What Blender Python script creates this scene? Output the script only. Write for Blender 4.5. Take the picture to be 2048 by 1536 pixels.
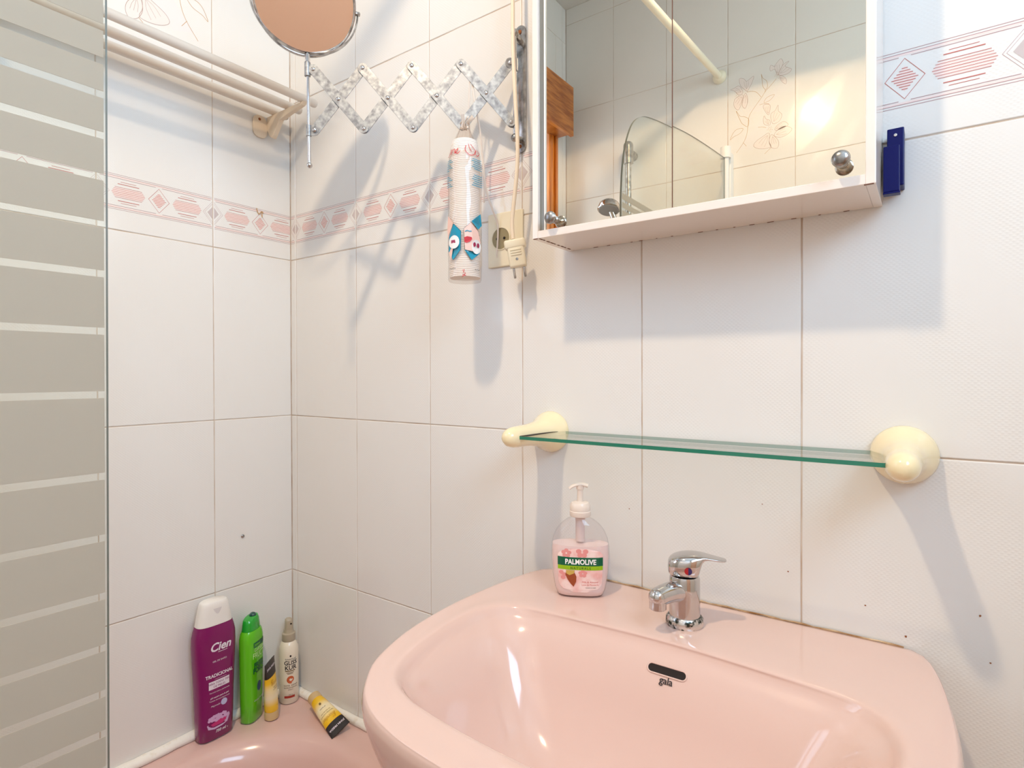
import bpy, bmesh, math, random
from mathutils import Vector, Matrix
from mathutils.bvhtree import BVHTree
random.seed(7)
PI = math.pi
D = bpy.data
SC = bpy.context.scene
for o in list(D.objects): D.objects.remove(o)
COL = SC.collection

# ------------------------------------------------------------------ camera
CX, CY, FPX = 1005.509, 757.4735, 1167.858
cam = D.cameras.new('camera'); co = D.objects.new('camera', cam); COL.objects.link(co)
cam.sensor_fit = 'HORIZONTAL'; cam.sensor_width = 36.0
cam.lens = FPX / 2048 * 36.0
cam.shift_x = (1024 - CX) / 2048
cam.shift_y = (CY - 768) / 2048
cam.clip_start = 0.01
yaw, pit, rol = -0.630828061, -0.007551538, 0.00224885
right = Vector((math.cos(yaw), -math.sin(yaw), 0)); fwd = Vector((math.sin(yaw), math.cos(yaw), 0)); upw = Vector((0, 0, 1))
f2 = fwd * math.cos(pit) + upw * math.sin(pit)
u2 = -fwd * math.sin(pit) + upw * math.cos(pit)
r3 = right * math.cos(rol) - u2 * math.sin(rol)
u3 = right * math.sin(rol) + u2 * math.cos(rol)
CAM = Vector((1.368765, -0.921609, 0.107496))
co.matrix_world = Matrix(((r3.x, u3.x, -f2.x, CAM.x), (r3.y, u3.y, -f2.y, CAM.y), (r3.z, u3.z, -f2.z, CAM.z), (0, 0, 0, 1)))
SC.camera = co

# ------------------------------------------------------------------ light and exposure
SC.view_settings.view_transform = 'Standard'; SC.view_settings.look = 'None'
SC.view_settings.gamma = 1.0; SC.view_settings.exposure = 0.34
SC.view_settings.use_curve_mapping = False
world = D.worlds.new('sky'); SC.world = world; world.use_nodes = True
world.node_tree.nodes['Background'].inputs[0].default_value = (0.6, 0.75, 1.0, 1)
world.node_tree.nodes['Background'].inputs[1].default_value = 0.6
LAMP = Vector((0.91, -0.88, 1.37))
sp = D.lights.new('ceiling_spot', 'SPOT'); so = D.objects.new('ceiling_spot_light', sp); COL.objects.link(so)
so.location = LAMP; sp.energy = 22.0; sp.color = (1.0, 0.775, 0.525)
sp.use_nodes = True     # linear falloff instead of inverse square, set to even out the light
_n = sp.node_tree.nodes; _f = _n.new('ShaderNodeLightFalloff'); _f.inputs[0].default_value = 1.0
sp.node_tree.links.new(_f.outputs['Linear'], _n['Emission'].inputs['Strength'])
sp.spot_size = math.radians(159.5); sp.spot_blend = 0.035; sp.shadow_soft_size = 0.032
WINDOW_E = 2.2     # daylight of the frosted window over the tub
ADDED_WINDOW_E = 8.0     # glow of an unseen window added in the right wall as cool fill

FLOOR, CEIL, XR, YF = -1.13, 1.80, 2.15, -1.68
TW, TH, G0, S0 = 0.24, 0.41031, 0.022009, 0.207553

# ------------------------------------------------------------------ materials
def nt(m): return m.node_tree.nodes, m.node_tree.links
def mat(name, col, rough=0.4, metal=0.0, coat=0.0, spec=0.5, emit=None, estr=0.0, trans=0.0, ior=1.45, alpha=1.0):
    m = D.materials.new(name); m.use_nodes = True
    b = m.node_tree.nodes['Principled BSDF']
    b.inputs['Base Color'].default_value = (*col, 1); b.inputs['Roughness'].default_value = rough
    b.inputs['Metallic'].default_value = metal; b.inputs['Coat Weight'].default_value = coat
    b.inputs['Coat Roughness'].default_value = 0.05
    b.inputs['Specular IOR Level'].default_value = spec; b.inputs['IOR'].default_value = ior
    b.inputs['Transmission Weight'].default_value = trans
    b.inputs['Alpha'].default_value = alpha
    if emit: b.inputs['Emission Color'].default_value = (*emit, 1); b.inputs['Emission Strength'].default_value = estr
    return m
def srgb(r, g, b):
    f = lambda c: (c / 255 / 12.92) if c / 255 <= 0.04045 else ((c / 255 + 0.055) / 1.055) ** 2.4
    return (f(r), f(g), f(b))
def noise_col(m, scale, c1, c2, lo=0.4, hi=0.6, detail=4, stretch=None):
    n, l = nt(m); b = n['Principled BSDF']
    tc = n.new('ShaderNodeTexCoord'); tx = n.new('ShaderNodeTexNoise'); tx.inputs['Scale'].default_value = scale; tx.inputs['Detail'].default_value = detail
    if stretch:
        mp = n.new('ShaderNodeMapping'); mp.inputs['Scale'].default_value = stretch; l.new(tc.outputs['Object'], mp.inputs[0]); l.new(mp.outputs[0], tx.inputs['Vector'])
    else: l.new(tc.outputs['Object'], tx.inputs['Vector'])
    cr = n.new('ShaderNodeValToRGB'); cr.color_ramp.elements[0].position = lo; cr.color_ramp.elements[1].position = hi
    cr.color_ramp.elements[0].color = (*c1, 1); cr.color_ramp.elements[1].color = (*c2, 1)
    l.new(tx.outputs['Fac'], cr.inputs[0]); l.new(cr.outputs[0], b.inputs['Base Color'])
    return tx, cr
def bump(m, src, strength, dist):
    n, l = nt(m); bp = n.new('ShaderNodeBump'); bp.inputs['Strength'].default_value = strength; bp.inputs['Distance'].default_value = dist
    l.new(src, bp.inputs['Height']); l.new(bp.outputs[0], n['Principled BSDF'].inputs['Normal'])

M = {}
# glazed tile with a faint crossed diagonal relief
def tile_mat():
    m = mat('glazed_white_tile', (0.83, 0.805, 0.77), 0.13, spec=0.5)
    n, l = nt(m); tc = n.new('ShaderNodeTexCoord')
    hs = []
    for a in (0.86, -0.86):
        mp = n.new('ShaderNodeMapping'); mp.inputs['Rotation'].default_value = (0, a, 0)
        l.new(tc.outputs['Object'], mp.inputs[0])
        w = n.new('ShaderNodeTexWave'); w.bands_direction = 'X'; w.inputs['Scale'].default_value = 75; w.inputs['Distortion'].default_value = 0.3
        l.new(mp.outputs[0], w.inputs['Vector']); hs.append(w)
    mx = n.new('ShaderNodeMath'); mx.operation = 'MULTIPLY'; l.new(hs[0].outputs['Fac'], mx.inputs[0]); l.new(hs[1].outputs['Fac'], mx.inputs[1])
    # relief only in slanted stripes of the tile
    ms = n.new('ShaderNodeMapping'); ms.inputs['Rotation'].default_value = (0, 0.6, 0); l.new(tc.outputs['Object'], ms.inputs[0])
    ws = n.new('ShaderNodeTexWave'); ws.inputs['Scale'].default_value = 2.2; ws.inputs['Distortion'].default_value = 1.0; l.new(ms.outputs[0], ws.inputs['Vector'])
    m2 = n.new('ShaderNodeMath'); m2.operation = 'MULTIPLY'; l.new(mx.outputs[0], m2.inputs[0]); l.new(ws.outputs['Fac'], m2.inputs[1])
    bump(m, m2.outputs[0], 0.35, 0.0004)
    return m
M['tile'] = tile_mat()
M['grout'] = mat('grout', srgb(205, 188, 172), 0.9); noise_col(M['grout'], 14, srgb(196, 172, 150), srgb(222, 210, 198), 0.35, 0.65)
M['plaster'] = mat('ceiling_paint', (0.80, 0.77, 0.72), 0.8)
M['floor'] = mat('floor_tile', srgb(196, 172, 150), 0.3)
M['p_red'] = mat('print_red', srgb(196, 108, 98), 0.25)
M['p_pink'] = mat('print_light_pink', srgb(243, 222, 216), 0.25)
M['p_mauve'] = mat('print_mauve', srgb(186, 150, 150), 0.25)
M['p_grey'] = mat('print_grey', srgb(205, 192, 190), 0.25)
M['p_line'] = mat('print_outline', srgb(190, 168, 160), 0.25)
M['p_petal'] = mat('print_petal', srgb(238, 228, 223), 0.25)
M['p_band'] = mat('print_pale_band', srgb(234, 230, 228), 0.25)
M['p_gold'] = mat('print_gold', srgb(200, 160, 110), 0.3)
M['pink'] = mat('pink_ceramic', srgb(228, 195, 182), 0.13, coat=0.5, ior=1.5)
M['tubpink'] = mat('pink_tub_enamel', srgb(224, 188, 180), 0.16, coat=0.5)
M['silicone'] = mat('silicone', srgb(236, 228, 214), 0.6)
tx, _ = noise_col(M['silicone'], 45, srgb(232, 222, 204), srgb(248, 244, 236), 0.28, 0.42); bump(M['silicone'], tx.outputs['Fac'], 0.4, 0.001)
M['grime'] = mat('brown_sealant', srgb(176, 130, 82), 0.7); noise_col(M['grime'], 30, srgb(150, 105, 60), srgb(214, 186, 150), 0.35, 0.65)
M['chrome'] = mat('chrome', (0.60, 0.585, 0.58), 0.08, 1.0)
M['oldchrome'] = mat('worn_chrome', (0.5, 0.48, 0.46), 0.24, 1.0); noise_col(M['oldchrome'], 60, (0.22, 0.21, 0.20), (0.55, 0.53, 0.51), 0.35, 0.6)
M['corroded'] = mat('corroded_chrome', (0.5, 0.5, 0.48), 0.25, 1.0); noise_col(M['corroded'], 120, (0.04, 0.05, 0.04), (0.72, 0.70, 0.68), 0.42, 0.52)
M['galv'] = mat('galvanised_steel', (0.5, 0.5, 0.5), 0.42, 0.7); tx, _ = noise_col(M['galv'], 110, (0.22, 0.22, 0.23), (0.50, 0.50, 0.49), 0.33, 0.68, 6)
M['mirror'] = mat('mirror_silver', (0.76, 0.68, 0.555), 0.004, 1.0)
M['rmirror'] = mat('round_mirror_silver', (0.93, 0.92, 0.90), 0.003, 1.0)
M['cream'] = mat('cream_plastic', srgb(250, 232, 188), 0.18, coat=0.5)
M['ivory'] = mat('ivory_plastic', srgb(240, 230, 204), 0.35)
M['socket_dark'] = mat('socket_recess', srgb(150, 136, 96), 0.4)
M['cable'] = mat('cream_cable', srgb(246, 228, 202), 0.45)
M['cord'] = mat('pale_cord', srgb(240, 226, 212), 0.5)
M['lacquer'] = mat('white_lacquer', srgb(246, 232, 220), 0.22, coat=0.4)
M['rackp'] = mat('yellowed_rack_plastic', srgb(236, 226, 214), 0.35)
M['mount'] = mat('yellowed_bracket', srgb(238, 220, 196), 0.4)
M['rust'] = mat('rust', srgb(150, 90, 50), 0.8)
M['dark'] = mat('dark_gap', srgb(30, 18, 14), 0.7)
M['dirt'] = mat('brown_chips', srgb(120, 80, 62), 0.8)
M['blue'] = mat('navy_blue_plastic', srgb(2, 12, 90), 0.35, spec=0.25)
M['alu'] = mat('satin_aluminium', (0.26, 0.26, 0.24), 0.35, 0.4)
M['black'] = mat('black_print', srgb(35, 28, 32), 0.4)
M['white'] = mat('white_plastic', srgb(242, 238, 232), 0.3)
M['wood'] = mat('orange_pine', srgb(190, 110, 40), 0.3, coat=0.4)
noise_col(M['wood'], 6, srgb(150, 78, 22), srgb(206, 128, 56), 0.35, 0.65, 8, (1, 1.5, 14))
M['wood2'] = mat('varnished_pine_frame', srgb(210, 120, 30), 0.2, coat=0.6)
noise_col(M['wood2'], 8, srgb(178, 92, 18), srgb(226, 140, 50), 0.35, 0.65, 6, (6, 10, 0.6))
M['pane'] = mat('frosted_window_daylight', (0.7, 0.8, 0.95), 0.5, emit=(0.56, 0.76, 1.0), estr=WINDOW_E)
M['added_pane'] = mat('added_window_glow', (0.7, 0.8, 0.95), 0.5, emit=(0.50, 0.745, 1.0), estr=ADDED_WINDOW_E)
M['peach'] = mat('peach_door_paint', srgb(236, 196, 172), 0.45)
M['peach2'] = mat('peach_door_frame', srgb(222, 168, 140), 0.45)
M['bulb'] = mat('bulb_glow', (1, 0.9, 0.8), 0.5, emit=(1.0, 0.86, 0.70), estr=14)
M['crystal'] = mat('clear_knob', (0.95, 0.95, 0.95), 0.02, trans=0.85, ior=1.5)

def glass_mat(name, tint, gloss=0.0, edge=(0.5)):
    m = D.materials.new(name); m.use_nodes = True; n, l = nt(m); n.clear()
    out = n.new('ShaderNodeOutputMaterial'); mx = n.new('ShaderNodeMixShader'); tr = n.new('ShaderNodeBsdfTransparent'); gl = n.new('ShaderNodeBsdfGlossy')
    lw = n.new('ShaderNodeLayerWeight'); lw.inputs[0].default_value = 0.5
    pw = n.new('ShaderNodeMath'); pw.operation = 'POWER'; l.new(lw.outputs['Facing'], pw.inputs[0]); pw.inputs[1].default_value = 4.5
    fr = n.new('ShaderNodeMath'); fr.operation = 'MULTIPLY_ADD'; l.new(pw.outputs[0], fr.inputs[0]); fr.inputs[1].default_value = 0.8; fr.inputs[2].default_value = 0.04
    tr.inputs[0].default_value = (*tint, 1); gl.inputs['Roughness'].default_value = 0.02
    l.new(fr.outputs[0], mx.inputs[0]); l.new(tr.outputs[0], mx.inputs[1]); l.new(gl.outputs[0], mx.inputs[2]); l.new(mx.outputs[0], out.inputs[0])
    return m
M['glass'] = glass_mat('clear_glass', (0.955, 0.975, 0.96))
M['shelfglass'] = glass_mat('shelf_glass', (0.955, 0.975, 0.96))
M['film'] = glass_mat('clear_film', (0.95, 0.92, 0.90))
M['paneedge'] = mat('ground_glass_edge', srgb(140, 146, 140), 0.6)
M['greenedge'] = mat('green_glass_edge', (0.01, 0.20, 0.12), 0.08, coat=1.0)
def frost_mat():
    m = D.materials.new('frosted_band'); m.use_nodes = True; n, l = nt(m); n.clear()
    out = n.new('ShaderNodeOutputMaterial')
    rf = n.new('ShaderNodeBsdfRefraction'); rf.inputs['Color'].default_value = (0.86, 0.80, 0.70, 1); rf.inputs['Roughness'].default_value = 0.55; rf.inputs['IOR'].default_value = 1.25
    tl = n.new('ShaderNodeBsdfTranslucent'); tl.inputs[0].default_value = (0.78, 0.72, 0.62, 1)
    df = n.new('ShaderNodeBsdfDiffuse'); df.inputs[0].default_value = (0.70, 0.65, 0.56, 1)
    a = n.new('ShaderNodeMixShader'); a.inputs[0].default_value = 0.5; l.new(rf.outputs[0], a.inputs[1]); l.new(tl.outputs[0], a.inputs[2])
    b = n.new('ShaderNodeMixShader'); b.inputs[0].default_value = 0.45; l.new(a.outputs[0], b.inputs[1]); l.new(df.outputs[0], b.inputs[2])
    l.new(b.outputs[0], out.inputs[0]); return m
M['frost'] = frost_mat()

# ------------------------------------------------------------------ mesh helpers
def smooth(me, ang=None):
    for p in me.polygons: p.use_smooth = True
    if ang is not None:
        try: me.set_sharp_from_angle(angle=math.radians(ang))
        except Exception: pass
def link(name, me, m=None, parent=None, loc=None, rot=None, sm=None):
    o = D.objects.new(name, me); COL.objects.link(o)
    if m is not None and not me.materials:
        for q in (m if isinstance(m, (list, tuple)) else [m]): me.materials.append(q)
    if parent: o.parent = parent
    if loc is not None: o.location = loc
    if rot is not None: o.rotation_euler = rot
    if sm is not None: smooth(me, sm)
    return o
def fin(bm, name='mesh'):
    bmesh.ops.recalc_face_normals(bm, faces=bm.faces[:])
    me = D.meshes.new(name); bm.to_mesh(me); bm.free(); return me
def box_bm(bm, a, b, bev=0.0, seg=2, mtx=None):
    r = bmesh.ops.create_cube(bm, size=1.0); vs = r['verts']
    for v in vs:
        v.co = Vector(((a[0] + b[0]) / 2 + v.co.x * abs(b[0] - a[0]), (a[1] + b[1]) / 2 + v.co.y * abs(b[1] - a[1]), (a[2] + b[2]) / 2 + v.co.z * abs(b[2] - a[2])))
    if bev > 0:
        es = list({e for v in vs for e in v.link_edges})
        r2 = bmesh.ops.bevel(bm, geom=es, offset=bev, segments=seg, profile=0.5, affect='EDGES')
        vs = [v for v in {v for f in r2['faces'] for v in f.verts} | {v for v in vs if v.is_valid}]
    if mtx is not None:
        for v in vs: v.co = mtx @ v.co
    return vs
def box(a, b, bev=0.0, seg=2):
    bm = bmesh.new(); box_bm(bm, a, b, bev, seg); return fin(bm)
def lathe_bm(bm, prof, seg=32, mtx=None, cap=True):
    """prof: list of (radius, height) about +Z"""
    rings = []
    for r, z in prof:
        ring = []
        for i in range(seg):
            a = 2 * PI * i / seg; v = Vector((r * math.cos(a), r * math.sin(a), z))
            if mtx is not None: v = mtx @ v
            ring.append(bm.verts.new(v))
        rings.append(ring)
    for k in range(len(rings) - 1):
        for i in range(seg):
            j = (i + 1) % seg; bm.faces.new((rings[k][i], rings[k][j], rings[k + 1][j], rings[k + 1][i]))
    if cap:
        bm.faces.new(rings[0][::-1]); bm.faces.new(rings[-1])
    return rings
def lathe(prof, seg=32, mtx=None, cap=True):
    bm = bmesh.new(); lathe_bm(bm, prof, seg, mtx, cap); return fin(bm)
def catmull(pts, n=8, closed=False):
    P = [Vector(p) for p in pts]; out = []
    N = len(P); rng = range(N) if closed else range(N - 1)
    for i in rng:
        p0 = P[(i - 1) % N] if closed or i > 0 else P[0] * 2 - P[1]
        p1 = P[i]; p2 = P[(i + 1) % N]
        p3 = P[(i + 2) % N] if closed or i + 2 < N else P[-1] * 2 - P[-2]
        for k in range(n):
            t = k / n
            out.append(0.5 * ((2 * p1) + (-p0 + p2) * t + (2 * p0 - 5 * p1 + 4 * p2 - p3) * t * t + (-p0 + 3 * p1 - 3 * p2 + p3) * t ** 3))
    if not closed: out.append(P[-1])
    return out
def tube_bm(bm, path, rad, seg=12, flat=None, cap=True):
    """sweep a circle (or an ellipse: flat=(a,b,up)) along a path"""
    P = [Vector(p) for p in path]; R = rad if isinstance(rad, (list, tuple)) else [rad] * len(P)
    up = Vector((0, 0, 1)); t0 = (P[1] - P[0]).normalized()
    n = t0.orthogonal().normalized() if not flat else (Vector(flat[2]) - t0 * t0.dot(Vector(flat[2]))).normalized()
    rings = []
    for i, p in enumerate(P):
        t = (P[min(i + 1, len(P) - 1)] - P[max(i - 1, 0)]).normalized()
        n = (n - t * n.dot(t)).normalized(); b = t.cross(n)
        ring = []
        for k in range(seg):
            a = 2 * PI * k / seg
            ra, rb = (flat[0], flat[1]) if flat else (1, 1)
            ring.append(bm.verts.new(p + n * math.cos(a) * R[i] * ra + b * math.sin(a) * R[i] * rb))
        rings.append(ring)
    for k in range(len(rings) - 1):
        for i in range(seg):
            j = (i + 1) % seg; bm.faces.new((rings[k][i], rings[k][j], rings[k + 1][j], rings[k + 1][i]))
    if cap: bm.faces.new(rings[0][::-1]); bm.faces.new(rings[-1])
def tube(path, rad, seg=12, flat=None, cap=True):
    bm = bmesh.new(); tube_bm(bm, path, rad, seg, flat, cap); return fin(bm)
def axis_m(p, d):
    """matrix taking +Z to direction d at p"""
    return Matrix.Translation(Vector(p)) @ Vector(d).to_track_quat('Z', 'Y').to_matrix().to_4x4()
def prism(poly, h, mtx=None, bev=0.0):
    """extrude a 2-D polygon (x,y) from z=0 to h"""
    bm = bmesh.new(); vs = [bm.verts.new((x, y, 0)) for x, y in poly]; f = bm.faces.new(vs)
    r = bmesh.ops.extrude_face_region(bm, geom=[f]); nv = [v for v in r['geom'] if isinstance(v, bmesh.types.BMVert)]
    for v in nv: v.co.z += h
    if bev: bmesh.ops.bevel(bm, geom=[e for e in bm.edges if abs(e.verts[0].co.z - e.verts[1].co.z) < 1e-9], offset=bev, segments=2, profile=0.5, affect='EDGES')
    if mtx is not None:
        for v in bm.verts: v.co = mtx @ v.co
    return fin(bm)

def thing(name, label, cat, loc=(0, 0, 0), rot=(0, 0, 0), group=None):
    o = D.objects.new(name, None); COL.objects.link(o); o.empty_display_size = 0.02
    o.location = loc; o.rotation_euler = rot; o['label'] = label; o['category'] = cat
    if group: o['group'] = group
    return o
def tag(o, label, cat, group=None):
    o['label'] = label; o['category'] = cat
    if group: o['group'] = group
    return o
def wpart(name, me, m, t, sm=None):
    """a part whose mesh is in world coordinates, under an unrotated thing"""
    return link(name, me, m, t, loc=-Vector(t.location), sm=sm)
def struct(name, me=None, m=None, sm=None):
    o = link(name, me, m, sm=sm); o['kind'] = 'structure'; return o

# flat print: strips and fills laid on a surface map(u,v)->Vector
def strip(bm, pts, w, fn, closed=False):
    P = [Vector((p[0], p[1])) for p in pts]; N = len(P); L = []; Rr = []
    for i in range(N):
        a = P[i - 1] if (i > 0 or closed) else P[i]; b = P[(i + 1) % N] if (i < N - 1 or closed) else P[i]
        t = (b - a); t = t.normalized() if t.length > 1e-9 else Vector((1, 0)); n = Vector((-t.y, t.x)) * w / 2
        L.append(bm.verts.new(fn(*(P[i] + n)))); Rr.append(bm.verts.new(fn(*(P[i] - n))))
    for i in range(N if closed else N - 1):
        j = (i + 1) % N; bm.faces.new((L[i], L[j], Rr[j], Rr[i]))
def fill(bm, pts, fn):
    try: bm.faces.new([bm.verts.new(fn(*p)) for p in pts])
    except ValueError: pass
def rect(bm, x0, y0, x1, y1, fn): fill(bm, [(x0, y0), (x1, y0), (x1, y1), (x0, y1)], fn)

TXT = {}
def text_2d(s, size, bold=0.0, shear=0.0, align='CENTER', spacing=1.0):
    c = D.curves.new('t', 'FONT'); c.body = s; c.size = size; c.align_x = align; c.offset = bold; c.shear = shear; c.space_character = spacing
    c.resolution_u = 3
    o = D.objects.new('t', c); COL.objects.link(o); bpy.context.view_layer.update()
    dg = bpy.context.evaluated_depsgraph_get(); me = o.evaluated_get(dg).to_mesh()
    vs = [tuple(v.co) for v in me.vertices]; fs = [tuple(p.vertices) for p in me.polygons]
    o.to_mesh_clear() if False else None
    D.objects.remove(o); D.curves.remove(c)
    return vs, fs
def text_mesh(s, size, fn, x=0, y=0, bold=0.0, shear=0.0, sx=1.0, rotd=0, spacing=1.0, bm=None):
    vs, fs = text_2d(s, size, bold, shear, spacing=spacing); own = bm is None
    if own: bm = bmesh.new()
    c, q = math.cos(rotd), math.sin(rotd)
    V = []
    for v in vs:
        a, b = v[0] * sx, v[1]; V.append(bm.verts.new(fn(x + a * c - b * q, y + a * q + b * c)))
    for f in fs:
        try: bm.faces.new([V[i] for i in f])
        except ValueError: pass
    return fin_keep(bm) if own else None
def fin_keep(bm):
    me = D.meshes.new('print'); bm.to_mesh(me); bm.free(); return me

# ------------------------------------------------------------------ tiles
def tile_mesh(x0, x1, z0=0.0, z1=TH):
    """tile whose pattern origin is the tile's lower left corner; face at y=0 looking to -Y, cut to x0..x1 / z0..z1"""
    g = 0.0009; b = 0.0013; d = 0.006
    bm = bmesh.new()
    X0, X1, Z0, Z1 = x0 + g, x1 - g, z0 + g, z1 - g
    rings = []
    for (i, y) in ((0, d), (0, 0.0014), (b * 0.35, 0.0004), (b, 0.0)):
        rings.append([bm.verts.new(p) for p in ((X0 + i, y, Z0 + i), (X1 - i, y, Z0 + i), (X1 - i, y, Z1 - i), (X0 + i, y, Z1 - i))])
    for k in range(3):
        for i in range(4): bm.faces.new((rings[k][i], rings[k][(i + 1) % 4], rings[k + 1][(i + 1) % 4], rings[k + 1][i]))
    bm.faces.new(rings[3]); me = fin(bm, 'tile'); me.materials.append(M['tile']); return me
pf = lambda x, z: Vector((x, -0.00015, z))
def clip_bm(bm, x0, x1):
    for co_, no in ((Vector((x0 + 0.002, 0, 0)), Vector((-1, 0, 0))), (Vector((x1 - 0.002, 0, 0)), Vector((1, 0, 0)))):
        bmesh.ops.bisect_plane(bm, geom=bm.verts[:] + bm.edges[:] + bm.faces[:], dist=1e-6, plane_co=co_, plane_no=no, clear_outer=True)
VC = 0.0795
def border_meshes(x0, x1):
    out = []
    def done(bm, m):
        clip_bm(bm, x0, x1)
        if len(bm.faces): me = fin_keep(bm); me.materials.append(m); out.append(me)
        else: bm.free()
    fl = lambda e: (lambda x, z: Vector((x, -0.00012 - e, z)))
    # pale fills
    bm = bmesh.new()
    for s in (-1, 1):
        a, b = VC + s * 0.0330, VC + s * 0.0300; rect(bm, 0.004, min(a, b), 0.236, max(a, b), fl(0))
    for cx in (0.0595, 0.1805):
        fill(bm, [(cx - 0.032, VC), (cx - 0.026, VC + 0.0095), (cx + 0.026, VC + 0.0095), (cx + 0.032, VC), (cx + 0.026, VC - 0.0095), (cx - 0.026, VC - 0.0095)], fl(0))
    fill(bm, [(0.1065, VC), (0.12, VC + 0.0165), (0.1335, VC), (0.12, VC - 0.0165)], fl(0))
    done(bm, M['p_pink'])
    # mauve lines
    bm = bmesh.new()
    for s in (-1, 1):
        for q, w in ((0.0363, 0.0008), (0.0330, 0.0009)): strip(bm, [(0.003, VC + s * q), (0.237, VC + s * q)], w, fl(0.00008))
        for a, b in ((0.006, 0.1135), (0.1265, 0.234)): strip(bm, [(a, VC + s * 0.0285), (b, VC + s * 0.0285)], 0.0009, fl(0.00008))
    for o in (0, 0.24):
        strip(bm, [(o - 0.0235, VC), (o, VC + 0.0285), (o + 0.0235, VC), (o, VC - 0.0285)], 0.0006, fl(0.0001), True)
        strip(bm, [(o - 0.0195, VC), (o, VC + 0.0235), (o + 0.0195, VC), (o, VC - 0.0235)], 0.0005, fl(0.0001), True)
    done(bm, M['p_mauve'])
    bm = bmesh.new()
    for o in (0, 0.24): fill(bm, [(o - 0.0135, VC), (o, VC + 0.0165), (o + 0.0135, VC), (o, VC - 0.0165)], fl(0.00012))
    done(bm, M['p_grey'])
    # red lines
    bm = bmesh.new()
    strip(bm, [(0.0985, VC), (0.12, VC + 0.0262), (0.1415, VC), (0.12, VC - 0.0262)], 0.0009, fl(0.0001), True)
    for k in range(-4, 5):
        h = k * 0.0034; w = 0.0145 * (1 - abs(h) / 0.0175)
        if w > 0.0006: strip(bm, [(0.12 - w, VC + h), (0.12 + w, VC + h)], 0.0009, fl(0.0002))
    for cx in (0.0595, 0.1805):
        for h, w, t in ((0.0222, 0.015, 0.0007), (0.0176, 0.0205, 0.0012), (0.0108, 0.0262, 0.0007), (0.0072, 0.0285, 0.0006), (0.0036, 0.0305, 0.0006), (0, 0.032, 0.0007)):
            for s in ((-1, 1) if h else (1,)): strip(bm, [(cx - w, VC + s * h), (cx + w, VC + s * h)], t, fl(0.0002))
    done(bm, M['p_red'])
    return out
def flower_meshes():
    def mp(x, y, e=0.0001):
        yb = 1661 - 0.18 * (x - 115); yt = 235 - 0.30 * (x - 115)
        return Vector(((1030 - x) / 915 * 0.24, -0.0001 - e, (yb - y) / (yb - yt) * TH))
    out = []
    def done(bm, m): me = fin_keep(bm); me.materials.append(m); out.append(me)
    petals = [
        [(690, 1165), (600, 1215), (510, 1280), (480, 1340), (540, 1375), (640, 1378), (715, 1350), (690, 1280)],
        [(730, 1190), (800, 1255), (818, 1320), (795, 1375), (730, 1370), (690, 1300), (700, 1220)],
        [(755, 1200), (830, 1228), (905, 1205), (965, 1160), (985, 1110), (900, 1075), (820, 1110)],
        [(765, 1120), (800, 1060), (860, 1020), (905, 1020), (940, 1060), (880, 1100), (800, 1130)],
        [(740, 1040), (712, 960), (718, 900), (770, 860), (808, 785), (812, 865), (855, 910), (850, 960), (815, 1015)],
        [(690, 1060), (630, 1050), (612, 1000), (622, 930), (650, 975), (695, 990), (705, 1040)],
        [(385, 590), (300, 520), (280, 425), (345, 425), (385, 455), (480, 385), (455, 480), (395, 590)],
        [(330, 610), (280, 520), (200, 555), (155, 575), (215, 590), (270, 640)],
        [(370, 620), (398, 690), (392, 760), (362, 825), (322, 785), (332, 690)],
        [(330, 640), (240, 680), (208, 720), (208, 800), (262, 848), (300, 790), (320, 720)],
        [(800, 380), (765, 300), (705, 320), (708, 242), (765, 262), (775, 232), (840, 155), (872, 195), (866, 240), (830, 320)],
        [(815, 375), (868, 245), (950, 190), (900, 260), (982, 300), (925, 365)],
        [(825, 400), (860, 390), (910, 430), (910, 500), (855, 465)],
        [(680, 920), (625, 850), (612, 790), (660, 770), (703, 790), (700, 860)]]
    greens = [[(585, 360), (602, 412), (655, 455), (668, 530), (640, 572), (602, 520), (595, 450)],
              [(235, 860), (290, 930), (350, 938), (412, 975), (400, 1072), (330, 1040), (300, 1000)],
              [(150, 1252), (200, 1150), (262, 1105), (335, 1100), (290, 1165), (200, 1212)],
              [(620, 745), (660, 680), (760, 640), (710, 710), (650, 745)]]
    stems = [[(785, 425), (700, 530), (640, 595), (580, 690), (500, 800), (420, 930), (400, 1072), (385, 1180), (340, 1290), (240, 1430)],
             [(388, 605), (450, 594), (520, 608), (582, 672)], [(640, 572), (632, 610)], [(560, 780), (620, 765), (690, 768)], [(540, 1085), (600, 1082), (650, 1092)],
             [(335, 1290), (380, 1340)], [(720, 1360), (630, 1450)]]
    bm = bmesh.new()
    for q in ((450, 860, 980, 470, 90), (330, 1370, 700, 1000, 120)):
        x0, y0, x1, y1, w = q
        fill(bm, [(x0 - w / 2, y0), (x0 + w, y0 + 20), (x1 + w / 2, y1 + 20), (x1 - w, y1 - 20)], lambda x, y: mp(x, y, 0))
    done(bm, M['p_band'])
    bm = bmesh.new()
    for p in petals: fill(bm, [tuple(v) for v in catmull([Vector((a, b)) for a, b in p], 4, True)], lambda x, y: mp(x, y, 0.00005))
    done(bm, M['p_petal'])
    def line(bm, pts, closed, w=0.0011):
        q = [mp(v.x, v.y) for v in catmull([Vector((a, b)) for a, b in pts], 4, closed)]
        strip(bm, [(v.x, v.z) for v in q], w, lambda x, z: Vector((x, -0.00028, z)), closed)
    bm = bmesh.new()
    for p in petals:
        line(bm, p, True)
        c = Vector((sum(a for a, b in p) / len(p), sum(b for a, b in p) / len(p))); s = Vector(p[0])
        for k in (-1, 0, 1):
            d = (c - s); n = Vector((-d.y, d.x)) * 0.22 * k
            line(bm, [tuple(s + d * 0.25), tuple(s + d * 0.7 + n), tuple(s + d * 1.25 + n * 1.3)], False, 0.0007)
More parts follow.
